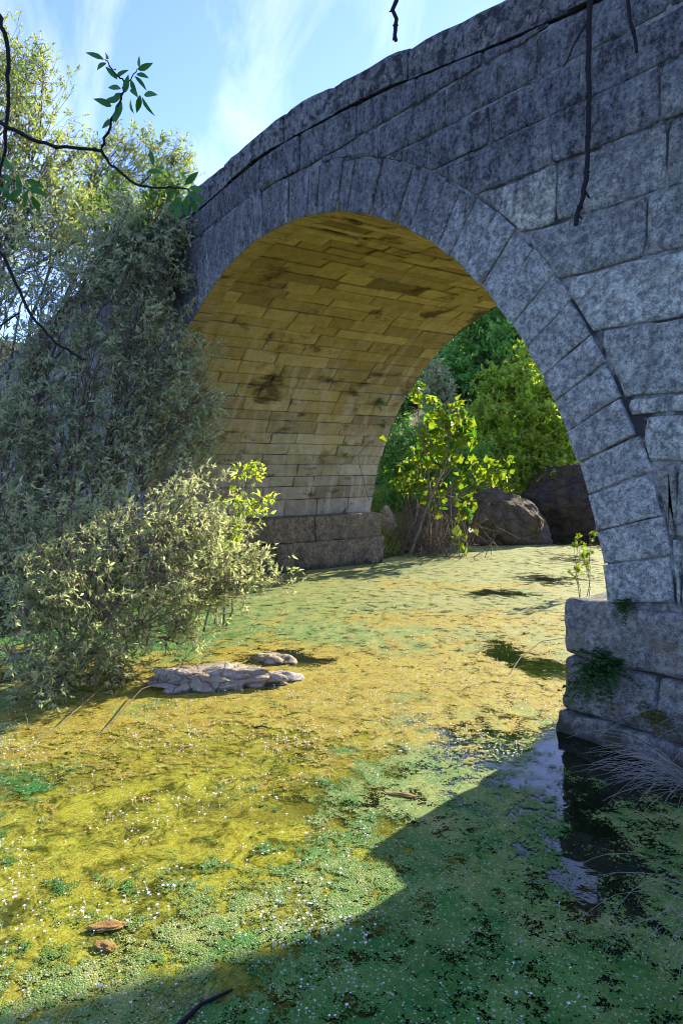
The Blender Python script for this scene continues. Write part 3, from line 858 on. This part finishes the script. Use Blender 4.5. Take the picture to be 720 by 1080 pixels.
plant('willow_tree', 'pale yellow green willow tree rising highest at the upper left edge', 'tree', (-4.2, -3.0, .6), T1, M['pale'], M['bark'], 5, .035, 34, 8, 9, .066, .022, .24, trunk_h=1.0, stem_name='trunk', leaf_name='crown', limb_bow=.1)
T2 = [C(120, 185, 13, .65), C(155, 165, 13.2, .5), C(180, 185, 13.2, .4, .8), C(190, 160, 13.3, .25, .5), C(100, 225, 12.8, .7), C(150, 215, 13, .6), C(130, 150, 13.2, .35, .6), C(170, 230, 13, .5)]
plant('willow_tree', 'thin sunlit willow tree just left of the coping, shorter than its pale neighbour', 'tree', (-6.2, -1.6, .9), T2, M['pale'], M['bark'], 6, .03, 32, 8, 9, .07, .022, .24, trunk_h=.9, stem_name='trunk', leaf_name='crown', limb_bow=.1)

# beyond the arch
T3 = [C(510, 360, 21, 1.0), C(470, 400, 20.5, .7), C(545, 370, 21.5, .9), C(500, 330, 21.5, .8), C(535, 410, 21, .9), C(490, 430, 20.5, .9), C(560, 330, 22, .8, .7), C(450, 380, 21, .6, .7), C(515, 400, 20.5, .9)  , C(545, 300, 22, .7, .6)]
plant('broadleaf_tree', 'dark green broadleaf tree filling the top of the arch opening', 'tree', at(500, 560, 21) * [1, 1, 0] + [0, 0, .6], T3, M['darktree'], M['bark'], 7, .12, 40, 8, 9, .15, .07, .4, trunk_h=1.6, stem_name='trunk', leaf_name='crown', limb_bow=.1, twig_r=.012)
T4 = [C(555, 440, 19, .6), C(585, 450, 19.2, .55), C(530, 470, 18.8, .5), C(570, 480, 19, .5), C(600, 480, 19.2, .5), C(548, 405, 19.3, .4), C(515, 440, 18.7, .4, .7), C(575, 415, 19.5, .45), C(540, 500, 18.8, .4), C(610, 440, 19.5, .5), C(500, 470, 18.5, .35), C(520, 405, 19.4, .3, .6), C(560, 378, 19.8, .35, .6), C(595, 400, 19.8, .4, .7), C(490, 500, 18.3, .35), C(575, 505, 18.6, .3, .7)]
plant('broadleaf_tree', 'sunlit lime green bushy tree above the boulders, right side of the arch opening', 'tree', at(565, 520, 19.2) * [1, 1, 0] + [0, 0, .8], T4, M['bright'], M['bark'], 8, .06, 34, 8, 9, .12, .06, .38, trunk_h=.5, stem_name='trunk', leaf_name='crown', limb_bow=.1, twig_r=.008)
T5 = [C(458, 395, 18, .3), C(468, 415, 18, .25), C(452, 420, 18, .28), C(475, 440, 17.8, .35, .7)]
plant('sallow_shrub', 'small pale grey green tree beside the far edge of the vault', 'shrub', at(470, 555, 18) * [1, 1, 0] + [0, 0, .7], T5, M['willow'], M['bark'], 9, .03, 28, 7, 8, .08, .03, .2, limb_bow=.1)
T6 = [C(430, 500, 16.5, .6), C(470, 500, 16.5, .6), C(410, 470, 16.8, .5), C(450, 460, 16.8, .6), C(500, 490, 17, .5), C(415, 530, 16.2, .4, .6)]
T8 = [C(400, 500, 24, .9), C(450, 490, 24, 1.0), C(500, 480, 24.5, 1.0), C(550, 490, 25, 1.0), C(600, 490, 25, 1.0), C(530, 440, 25.5, 1.0), C(640, 470, 26, 1.2), C(580, 450, 26, 1)]
plant('thicket_shrub', 'long dark thicket on the slope behind the lime green tree', 'shrub', at(520, 540, 24.5) * [1, 1, 0] + [0, 0, .9], T8, M['darktree'], M['bark'], 20, .04, 36, 7, 8, .17, .09, .4, limb_bow=.1, twig_r=.01)
plant('thicket_shrub', 'dark leafy thicket behind the yellow green sapling', 'shrub', at(450, 550, 16.6) * [1, 1, 0] + [0, 0, .5], T6, M['darktree'], M['bark'], 10, .03, 30, 7, 8, .09, .04, .25, limb_bow=.1)
T7 = [C(600, 400, 30, 2.0), C(480, 370, 32, 2.4), C(540, 350, 34, 2.4), C(420, 400, 32, 2.2), C(650, 380, 30, 2.0), C(380, 420, 31, 2)]
plant('broadleaf_tree', 'mid green tree farthest behind the others beyond the arch', 'tree', at(520, 520, 32) * [1, 1, 0] + [0, 0, 1.2], T7, M['darktree'], M['bark'], 12, .2, 60, 8, 8, .26, .12, .7, trunk_h=2.0, stem_name='trunk', leaf_name='crown', limb_bow=.1, twig_r=.02)

# yellow-green sapling
FS = [C(470, 430, 13.9, .32), C(450, 450, 13.8, .3), C(488, 440, 13.9, .28), C(440, 480, 13.7, .3), C(475, 475, 13.8, .32), C(505, 490, 13.9, .26, .8), C(425, 505, 13.7, .26), C(460, 515, 13.7, .3), C(535, 495, 14, .18, .6), C(440, 410, 13.9, .1, .5), C(490, 530, 13.8, .25, .7), C(500, 455, 14, .2, .7), C(485, 565, 13.7, .18, .5)]
plant('sapling', 'multi stemmed sapling with bright yellow green heart shaped leaves by the left footing', 'sapling', at(440, 583, 13.8) * [1, 1, 0] + [0, 0, .02], FS, M['fig'], M['twigs'], 13, .028, 7, 3, 5, .14, .115, .16, limb_bow=.12, spread=.2, stars=False, twig_r=.006, droop=.35)
# dead twig bush round its foot
R = np.random.default_rng(41); mb = MB()
b0 = at(448, 585, 13.9) * np.array([1, 1, 0])
for i in range(150):
    s = b0 + np.array([R.normal(0, .45), R.normal(0, .3), -.02]); ln = R.uniform(.4, 1.5)
    d = R.normal(0, .55, 3); d[2] = abs(d[2]) + .6; d /= np.linalg.norm(d)
    P = curve(s, s + d * ln, R.normal(0, .18, 3), 7, R, .015); tube(mb, P, .009, .003, 3)
    for k in range(4):
        q = P[R.integers(2, 7)]; tube(mb, curve(q, q + R.normal(0, .22, 3), R.normal(0, .05, 3), 4, R), .004, .002, 3)
o = mb.build('dead_brush', M['twigs']); origin_to(o, b0); tag(o, 'tangle of bare brown twigs around the foot of the sapling', 'brush')
# small plant right of the arch opening
FS2 = [C(612, 570, 9.6, .10), C(618, 585, 9.5, .09, .8), C(606, 600, 9.5, .08, .6), C(622, 566, 9.6, .07, .6)]
plant('seedling', 'little yellow green seedling growing from the water left of the right pier', 'plant', onwater(613, 632) * [1, 1, 0], FS2, M['fig'], M['twigs'], 14, .008, 5, 3, 4, .055, .04, .05, limb_bow=.02, spread=.03, stars=False, twig_r=.003)

# ferns and tufts rooted in the masonry
def fern(name, label, base, n, ln, mat, seed, out=(-.1, -1, .2), pin=.05, width=.35):
    R = np.random.default_rng(seed); mb = MB(); base = np.asarray(base, float)
    for i in range(n):
        d = np.array(out, float) * .5 + R.normal(0, .75, 3); d[1] = -abs(d[1]) * .8 if out[1] < 0 else d[1]
        d /= np.linalg.norm(d); l = ln * R.uniform(.5, 1.1)
        s = base + R.normal(0, min(.03, ln * .1), 3) * [1, .1, 1]
        P = curve(s, s + d * l - [0, 0, l * .45], [0, 0, l * .25], 9, R)
        tube(mb, P, .002, .0008, 3)
        for j in range(2, 9):
            w = l * width * math.sin(pi * (j / 9) ** .8) * .5 + .006
            T = P[min(j + 1, 8)] - P[j - 1]; T /= np.linalg.norm(T) + 1e-9
            S = np.cross(T, [0, .3, 1]); S /= np.linalg.norm(S) + 1e-9
            PP = np.array([P[j], P[j]]); DD = np.array([S + T * .4, -S + T * .4])
            leaves(mb, PP, DD, np.array([w, w]), np.array([w * .45 + .004] * 2), R, .1)
    o = mb.build(name, mat, None, smooth=False); origin_to(o, base); return tag(o, label, 'fern')
def onface(px, py, y):
    x, f, z = ray(px, py); d = x * RT + f * FW; t = (y - CAM[1]) / d[1]
    return np.array([CAM[0] + d[0] * t, y, CAM[2] + z * t])
fern('fern', 'largest dark green fern hanging over the middle course of the right footing', onface(636, 705, -.04), 46, .26, M['fern'], 1)
fern('fern', 'small dark tuft of fern on top of the right footing ledge', onface(662, 640, -.03), 20, .10, M['fern'], 2, (0, -1, .9))
fern('fern', 'sparse olive fern low down between two blocks of the right footing', onface(690, 752, -.04), 14, .15, leaf('olive_fern', (.08, .10, .015), (.14, .13, .03), None, .35), 3)
fern('fern', 'tiny bright sprig growing in the crack under the coping', onface(284, 192, -.012), 6, .05, M['green'], 4)
def onvault(px, py):
    x, f, z = ray(px, py); d = np.array([*(x * RT + f * FW), z]); o = CAM - np.array([0, 0, ZC])
    a = d[0] ** 2 + d[2] ** 2; b = 2 * (o[0] * d[0] + o[2] * d[2]); c = o[0] ** 2 + o[2] ** 2 - R0 ** 2
    t = (-b + math.sqrt(b * b - 4 * a * c)) / (2 * a); return CAM + d * t
for (px, py, l, n_) in [(398, 423, .16, 22), (404, 445, .14, 18)]:
    q = onvault(px, py); fern('fern', 'upper green tuft growing from a joint in the vault' if py == 423 else 'lower green tuft growing from a joint in the vault', q, n_, l, M['green'], px, (.6, .1, .2))
fern('fern', 'fringe of green leaves on the end of the left footing ledge', at(398, 540, 14.0), 16, .22, M['green'], 77, (.6, -.3, .6))
# thin climber with two leaves on the vault wall
q0 = onvault(388, 528); q1 = onvault(376, 480); q2 = onvault(395, 462)
mb = MB(); off = np.array([.06, -.02, 0]); cp = curve(q0 + off, q1 + off, [.02, -.05, .0], 8, rng); cp2 = curve(q1 + off, q2 + off * 2.5, [0, 0, .08], 8, rng)
root = thing('climber', 'thin bare climber with three leaves against the lower vault', 'plant', q0 + off)
tube(mb, np.concatenate([cp, cp2[1:]]), .006, .003, 4); tube(mb, curve(cp[5], onvault(365, 478) + off, [0, 0, .03], 5, rng), .004, .002, 4); mb.build('stem', M['twigs'], root)
mb = MB(); R = np.random.default_rng(5); pl_ = np.array([q2 + off * 2.5, onvault(365, 478) + off, onvault(366, 470) + off])
leaves(mb, pl_, np.array([[.4, .3, -.1], [-.1, -.4, -.3], [0, -.4, .2]]), np.array([.17, .13, .1]), np.array([.13, .1, .08]), R); mb.build('foliage', M['fig'], root, smooth=False)

# sunlit grass behind the left footing, near-bank grass
def grass(name, label, region, n, h, mat, seed, w=.006):
    R = np.random.default_rng(seed); mb = MB()
    for i in range(n):
        x, y = region(R); z = gz(x, y)
        if z < -.02: continue
        l = h * R.uniform(.5, 1.3); d = np.array([R.normal(0, .4), R.normal(0, .4), 1.0]); d /= np.linalg.norm(d)
        a = R.uniform(0, 2 * pi); s = np.array([math.cos(a), math.sin(a), 0]) * w
        b = np.array([x, y, z - .01]); m_ = b + d * l * .55; t = b + d * l + np.array([d[0], d[1], -.2]) * l * .35
        mb.add([b - s, b + s, m_ + s * .7, m_ - s * .7, t], [(0, 1, 2, 3), (3, 2, 4)])
    o = mb.build(name, mat, None, smooth=False); return tag(o, label, 'grass', None, 'stuff')
M['grass'] = leaf('grass_blade', (.16, .26, .03), (.28, .36, .07), (.34, .30, .13), .45)
def reg_far(R):
    while True:
        x, y = R.uniform(-9, -3.6), R.uniform(4.4, 13)
        if land(x, y) > .05: return x, y
grass('bank_grass', 'sunlit green grass on the bank behind the left footing', reg_far, 9000, .28, M['grass'], 1, .009)
def reg_left(R):
    while True:
        x, y = R.uniform(-9, -1), R.uniform(-8, -.2)
        if land(x, y) > .05: return x, y
grass('bank_grass', 'rough grass on the left bank under the willows', reg_left, 7000, .25, M['grass'], 2, .008)
def reg_right(R):
    while True:
        x, y = R.uniform(4.6, 10), R.uniform(-9, -.2)
        if land(x, y) > .15 and math.hypot(x - CAM[0], y - CAM[1]) > .6: return x, y
grass('bank_grass', 'dry grass on the near right bank', reg_right, 5000, .22, M['dry'], 3, .005)

# arching dry grass tufts
def tuft(label, base, n, ln, dirv, seed, spread=.5, rise=.55, w=.0022):
    R = np.random.default_rng(seed); mb = MB(); base = np.asarray(base, float)
    for i in range(n):
        d = np.array([dirv[0], dirv[1], 0]) + R.normal(0, spread, 3) * [1, 1, 0]; d /= np.linalg.norm(d) + 1e-9
        l = ln * R.uniform(.45, 1.15); s = base + R.normal(0, .05, 3) * [1, 1, .3]
        P = curve(s, s + d * l + [0, 0, R.uniform(-.15, .35) * l], [0, 0, l * rise * R.uniform(.5, 1.1)], 10, R, .006)
        tube(mb, P, w, w * .3, 3)
    o = mb.build('grass_tuft', M['dry'], None); origin_to(o, base); return tag(o, label, 'grass tuft')
LT = -RT
tuft('pale dry grass tuft arching out over dark water below the right footing', at(735, 840, 3.8), 130, .6, LT, 1, .6, .5, .0022)
tuft('long dry grass blades crossing the lower right corner over the duckweed', at(775, 985, 2.7), 46, .62, LT * .9 - FW * .5, 2, .6, .6, .0018)
tuft('few thin dry stalks rising in front of the footing at the right edge', at(770, 760, 4.2), 18, .8, LT, 3, .35, .3, .003)

# ------------------------------------------------------------------ overhanging ash tree, rooted on the near bank behind the camera
tb = np.array([6.1, -6.2, 0]); tb[2] = gz(tb[0], tb[1]) - .05
ash = thing('ash_tree', 'ash tree overhanging from the near bank, with dark hanging twigs and leafy sprays', 'tree', tb)
R = np.random.default_rng(8)
mb = MB(); top = tb + np.array([.15, .1, 4.6])
trunk = curve(tb, top, [.12, -.1, 0], 10, R, .02); tube(mb, trunk, .16, .07, 9); mb.build('trunk', M['bark'], ash)
def limb(pts, r0, r1, nm='limb', sides=6, mat='dark_bark', parent=None, smoothn=6, wob=.004):
    P = np.array(pts, float); k = len(P); t = np.linspace(0, k - 1, (k - 1) * smoothn + 1)
    # Catmull-Rom
    Q = []
    for u in t:
        i = min(int(u), k - 2); f = u - i
        p0, p1, p2, p3 = P[max(i - 1, 0)], P[i], P[i + 1], P[min(i + 2, k - 1)]
        Q.append(.5 * (2 * p1 + (p2 - p0) * f + (2 * p0 - 5 * p1 + 4 * p2 - p3) * f * f + (3 * p1 - p0 - 3 * p2 + p3) * f ** 3))
    Q = np.array(Q) + R.normal(0, wob, (len(Q), 3)) * np.minimum(1, np.arange(len(Q)) / 3)[:, None] * .5
    m = MB(); tube(m, Q, r0, r1, sides)
    for i in range(3, len(Q) - 1, 4):   # bud knots
        tube(m, np.array([Q[i] - (Q[i] - Q[i - 1]) * .3, Q[i], Q[i] + (Q[i + 1] - Q[i]) * .3]), np.array([r1, max(r1, r0 * .45) * 1.55, r1]), 0, sides)
    if nm == 'hanging_twig':
        for i in range(4, len(Q) - 2, 3):
            dd = Q[i + 1] - Q[i]; dd /= np.linalg.norm(dd); e = Q[i] + dd * R.uniform(.008, .03) + R.normal(0, .008, 3)
            tube(m, np.array([Q[i], e]), r1 * .7, r1 * .35, 4)
    o = m.build(nm, M[mat], parent or ash); return o, Q
# limb out to the left edge
l1 = [trunk[7], np.array([5.2, -5.3, 4.1]), np.array([4.4, -4.4, 3.65]), at(-90, 10, 2.0)]
limb(l1, .032, .0085)
l2 = [trunk[8], np.array([5.9, -5.3, 4.75]), np.array([5.5, -4.3, 4.5]), at(330, -330, 1.9), at(520, -270, 2.1), at(700, -240, 2.4)]
o2, Q2 = limb(l2, .032, .009)
# bare twigs hanging from the overhead limb
def near2(p): return Q2[np.argmin(np.linalg.norm(Q2 - p, axis=1))]
for pts, r in [([(418, -230, 1.75), (419, -100, 1.75), (417, 0, 1.75), (418, 42, 1.75)], .0045), ([(622, -225, 2.2), (623, -80, 2.2), (621, 10, 2.2), (621, 130, 2.2), (617, 190, 2.2), (605, 238, 2.2)], .0068), ([(655, -222, 2.3), (652, -90, 2.3), (661, 0, 2.3), (671, 55, 2.3)], .0055)]:
    P = [at(*q) for q in pts]; P[0] = near2(P[0]); limb(P, r * 1.45, r * 1.0, 'hanging_twig')
P = [at(620, 20, 2.2), at(606, 45, 2.2), at(594, 72, 2.2)]; limb(P, .004, .002, 'hanging_twig')
# branches of the left limb
Lf = 2.0
br = [
    ([(-90, 10, Lf), (-20, 0, Lf), (5, 35, Lf), (9, 90, Lf), (6, 150, Lf), (-2, 200, Lf)], .0075, .004),
    ([(-90, 10, Lf), (-60, 90, Lf), (0, 130, Lf), (50, 152, Lf), (107, 158, Lf)], .0065, .0042),
    ([(-60, 90, Lf), (-30, 230, Lf), (4, 270, Lf), (30, 325, Lf), (60, 362, Lf), (90, 381, Lf)], .006, .0028),
    ([(107, 158, Lf), (118, 130, Lf), (128, 105, Lf), (132, 88, Lf), (122, 78, Lf), (112, 62, Lf)], .0042, .0015),
    ([(107, 158, Lf), (122, 178, Lf), (148, 195, Lf), (180, 198, Lf), (200, 200, Lf)], .0042, .002),
    ([(130, 96, Lf), (142, 78, Lf), (148, 72, Lf)], .002, .001),
    ([(20, 330, 2.3), (-20, 355, 2.3), (-60, 370, 2.3)], .003, .002)]
for pts, a, b in br: limb([at(*q) for q in pts], a, b, 'branch', 5)
def spray(items, name='foliage'):
    m = MB(); Rr = np.random.default_rng(3)
    for (px, py, dx, dy, L) in items:
        p = at(px, py, Lf); q = at(px + dx, py + dy, Lf + Rr.normal(0, .02)); d = q - p; d /= np.linalg.norm(d); l = L / FPX * Lf * 1.22
        side = np.cross(d, -np.array([*FW, 0])); side /= np.linalg.norm(side) + 1e-9; nn = np.cross(side, d)
        tw = Rr.normal(0, .5); side = side * math.cos(tw) + nn * math.sin(tw); nn = np.cross(side, d)
        w = l * Rr.uniform(.30, .40); V = []; F = []
        ts = [0, .15, .35, .6, .82, 1.0]; ws = [.04, .55, .95, 1.0 * .85, .45, .02]
        for t, ww in zip(ts, ws):
            c = p + d * l * t - nn * l * .18 * t * t
            V += [c - side * w * .5 * ww + nn * w * .15 * ww, c, c + side * w * .5 * ww + nn * w * .15 * ww]
        for i in range(5):
            a = i * 3; F += [(a, a + 1, a + 4, a + 3), (a + 1, a + 2, a + 5, a + 4)]
        m.add(V, F)
    m.build(name, M['ash'], ash)
spray([(112, 62, 3, -12, 14), (110, 63, -12, -6, 15), (112, 66, -12, 6, 14), (118, 74, 8, -6, 12), (124, 84, -8, -10, 14), (122, 82, 10, -8, 13), (128, 94, -14, -4, 18), (129, 98, -12, 10, 18), (128, 106, -4, 14, 18), (127, 104, -12, 2, 16), (132, 98, 2, -14, 14),
       (120, 126, -10, 6, 15), (124, 118, -6, 14, 16), (118, 112, -12, -6, 17), (146, 74, 8, -4, 14), (148, 72, -2, -10, 11), (142, 80, 8, 8, 14), (144, 78, 12, 2, 13), (138, 84, 4, 12, 14), (138, 94, 10, 8, 16), (152, 100, 12, -2, 16), (150, 102, 6, 12, 17), (148, 100, -2, 12, 15), (138, 104, 0, 14, 16)])
spray([(3, 150, 10, 6, 14), (2, 165, 9, 12, 17), (4, 185, 12, 8, 15), (28, 183, 6, -10, 14), (28, 190, 10, 4, 16), (30, 198, 12, 4, 18), (30, 200, -4, 12, 18), (34, 206, 6, 14, 18), (24, 200, -10, 6, 16), (22, 202, -2, -10, 14), (4, 195, 6, 12, 14), (2, 203, 10, 6, 14), (-2, 200, 12, -2, 14)])
spray([(165, 178, -12, 4, 16), (162, 175, -2, -10, 13), (172, 182, -10, -2, 15), (176, 180, 10, -6, 14), (195, 195, 8, -8, 16), (198, 202, 10, 6, 18), (198, 205, -2, 14, 20), (200, 210, 8, 12, 17), (192, 208, -10, 10, 18), (190, 212, -4, 14, 18), (200, 198, 14, 2, 14), (185, 200, -8, 10, 16), (192, 190, 2, -12, 14)])
limb([at(4, 185, Lf), at(18, 192, Lf), at(30, 200, Lf)], .002, .001, 'branch', 4)
limb([at(148, 195, Lf), at(158, 186, Lf), at(166, 177, Lf)], .002, .001, 'branch', 4)

# ------------------------------------------------------------------ water flowers
n = NT('petal'); M['petal'] = n.finish(n.bsdf((.75, .75, .70), .6, None, .3))
def flower(mb, p, r, h, R):
    top = p + np.array([R.normal(0, .004), R.normal(0, .004), h])
    tube(mb, np.array([p, (p + top) / 2 + R.normal(0, .002, 3), top]), .0008, .0006, 3)
    a0 = R.uniform(0, 6)
    for k in range(5):
        a = a0 + k * 2 * pi / 5; d = np.array([math.cos(a), math.sin(a), .35]); s = np.array([-math.sin(a), math.cos(a), 0])
        mb.add([top, top + d * r * .6 + s * r * .38, top + d * r, top + d * r * .6 - s * r * .38], [(0, 1, 2, 3)])
R = np.random.default_rng(77)
protos = []
for i in range(6):
    mb = MB(); flower(mb, np.zeros(3), R.uniform(.005, .0075), R.uniform(.008, .03), R); protos.append(mb.mesh('water_flower', False)); protos[-1].materials.append(M['petal'])
def fpos():
    while True:
        u = R.uniform()
        if u < .68: px, py = R.uniform(-10, 380), R.uniform(775, 1080)
        elif u < .8: px, py = R.uniform(100, 700), R.uniform(860, 1080)
        else: px, py = R.uniform(150, 600), R.uniform(700, 800)
        if px > 560 and py < 930: continue
        w = onwater(px, py)
        if mn.noise(Vector((w[0] * 3.0, w[1] * 3.0, 8))) + R.normal(0, .12) < .12: continue
        return w, px, py
for i in range(290):
    w, px, py = fpos()
    o = bpy.data.objects.new('water_flower', protos[i % 6]); COL.objects.link(o); o.location = Vector((w[0], w[1], .004)); o.rotation_euler = (0, 0, R.uniform(0, 6))
    s = float(np.clip(R.lognormal(-.38, .3), .45, 1.4)); o.scale = (s, s, s)
    tag(o, 'tiny white water crowfoot flower standing on a thin stem above the algae', 'flower', 'white flowers over the algae')
mb = MB()
for i in range(3600):
    px, py = (R.uniform(-10, 600), R.uniform(625, 800)) if R.uniform() < .75 else (R.uniform(-10, 400), R.uniform(780, 1000))
    w = onwater(px, py)
    if mn.noise(Vector((w[0] * 2.2, w[1] * 2.2, 18))) + R.normal(0, .12) < .08: continue
    flower(mb, np.array([w[0], w[1], .004]), R.uniform(.004, .008), R.uniform(.005, .03), R)
tag(mb.build('distant_flowers', M['petal'], None, False), 'scattered specks of white flowers across the golden algae under the arch', 'flowers', None, 'stuff')

# ------------------------------------------------------------------ floating debris
def debris(name, label, px, py, size, rz, mat, seed):
    o = boulder(name, label, onwater(px, py) + np.array([0, 0, .008]), size, ANG + rz, seed, mat, .45, 1.6, 4, .2); o['category'] = 'driftwood'; return o
M['driftbark'] = plain('drift_bark', (.22, .12, .035), (.40, .26, .09), 30, .9, .8, .01)
debris('drift_bark', 'longer orange brown piece of bark floating in the lower left algae', 113, 979, (.06, .03, .007), .2, M['driftbark'], 3)
debris('drift_bark', 'short orange brown piece of bark touching the longer piece in the algae', 112, 1000, (.038, .024, .007), -.4, M['driftbark'], 8)
debris('drift_bark', 'brown curled leaf of bark floating at the edge of the bridge shadow', 424, 840, (.07, .018, .009), -.25, M['driftbark'], 5)
def stick(label, pts, r, mat):
    P = [onwater(px, py) + np.array([0, 0, z]) for px, py, z in pts]; m = MB(); tube(m, np.array(P), r, r * .5, 5)
    o = m.build('stick', mat); origin_to(o, P[0]); return tag(o, label, 'stick')
stick('dark wet stick lying in the duckweed at the bottom edge', [(180, 1090, .0), (212, 1066, .02), (245, 1044, .0)], .009, M['dark_bark'])
stick('thin bare stick arching from the algae to the right footing', [(535, 714, .0), (548, 700, .05), (570, 688, .1), (604, 690, .16)], .005, M['twigs'])
stick('short dark stick floating in the mid stream algae', [(268, 769, .01), (276, 768, .015), (285, 770, .01)], .006, M['dark_bark'])
stick('bare fallen branch reaching from the low bush toward the long rock', [(100, 780, .0), (150, 735, .06), (200, 722, .09), (250, 680, .25), (300, 640, .4)], .0045, M['twigs'])
stick('pale twig drooping from the low bush into the left algae', [(10, 800, .0), (60, 770, .02), (110, 735, .08), (140, 700, .2)], .004, M['twigs'])

# ------------------------------------------------------------------ light, sky, camera
s_el = math.atan(.42); az = (-.215, 1.0)
sd = Vector((az[0], az[1], math.tan(s_el) * math.hypot(*az))).normalized()
sun = bpy.data.lights.new('sun', 'SUN'); sun.energy = 4.3; sun.angle = math.radians(.55); sun.color = (1, .88, .66)
so = bpy.data.objects.new('sun', sun); COL.objects.link(so); so.rotation_euler = (-sd).to_track_quat('-Z', 'Y').to_euler(); so.location = (0, 20, 20)
w = bpy.data.worlds.new('World'); SC.world = w; w.use_nodes = True; t = w.node_tree; t.nodes.clear()
out = t.nodes.new('ShaderNodeOutputWorld'); bg = t.nodes.new('ShaderNodeBackground'); sky = t.nodes.new('ShaderNodeTexSky')
sky.sky_type = 'NISHITA'; sky.sun_disc = False; sky.sun_elevation = s_el; sky.sun_rotation = math.atan2(az[0], az[1]); sky.air_density = 1.0; sky.dust_density = .3; sky.ozone_density = 4.0
tc = t.nodes.new('ShaderNodeTexCoord'); mp = t.nodes.new('ShaderNodeMapping'); mp.inputs['Scale'].default_value = (3.4, 4.2, 1.5); mp.inputs['Rotation'].default_value = (.35, .25, .4); mp.inputs['Location'].default_value = (1.7, .4, .9)
t.links.new(tc.outputs['Generated'], mp.inputs['Vector'])
nz = t.nodes.new('ShaderNodeTexNoise'); nz.inputs['Scale'].default_value = 1.5; nz.inputs['Detail'].default_value = 7; nz.inputs['Roughness'].default_value = .6; nz.inputs['Distortion'].default_value = .7
t.links.new(mp.outputs[0], nz.inputs['Vector'])
mr = t.nodes.new('ShaderNodeMapRange'); mr.inputs[1].default_value = .46; mr.inputs[2].default_value = .74; mr.inputs[3].default_value = .0; mr.inputs[4].default_value = .40
t.links.new(nz.outputs[0], mr.inputs[0])
mx = t.nodes.new('ShaderNodeMix'); mx.data_type = 'RGBA'; t.links.new(mr.outputs[0], mx.inputs[0]); tn = t.nodes.new('ShaderNodeMix'); tn.data_type = 'RGBA'; tn.blend_type = 'MULTIPLY'; tn.inputs[0].default_value = 1; tn.inputs[7].default_value = (.93, .875, 1.13, 1)
t.links.new(sky.outputs[0], tn.inputs[6]); t.links.new(tn.outputs[2], mx.inputs[6]); mx.inputs[7].default_value = (5.0, 5.2, 6.2, 1)
t.links.new(mx.outputs[2], bg.inputs[0]); bg.inputs[1].default_value = .11; t.links.new(bg.outputs[0], out.inputs[0])

cam = bpy.data.cameras.new('camera'); co = bpy.data.objects.new('camera', cam); COL.objects.link(co); SC.camera = co
co.location = Vector(CAM.tolist()); co.rotation_euler = (pi / 2 - PITCH, 0, math.atan2(-FW[0], FW[1]))
cam.sensor_fit = 'VERTICAL'; cam.sensor_height = 36; cam.lens = 36 * FPX / 1080; cam.clip_start = .05; cam.clip_end = 3000

vs = SC.view_settings; vs.view_transform = 'Standard'; vs.look = 'None'; vs.exposure = 1.84; vs.gamma = 1; vs.use_curve_mapping = False
cy = SC.cycles; cy.max_bounces = 8; cy.diffuse_bounces = 5; cy.glossy_bounces = 3; cy.transmission_bounces = 4; cy.transparent_max_bounces = 8
cy.use_denoising = True; cy.filter_width = 1.05; cy.sample_clamp_indirect = 8
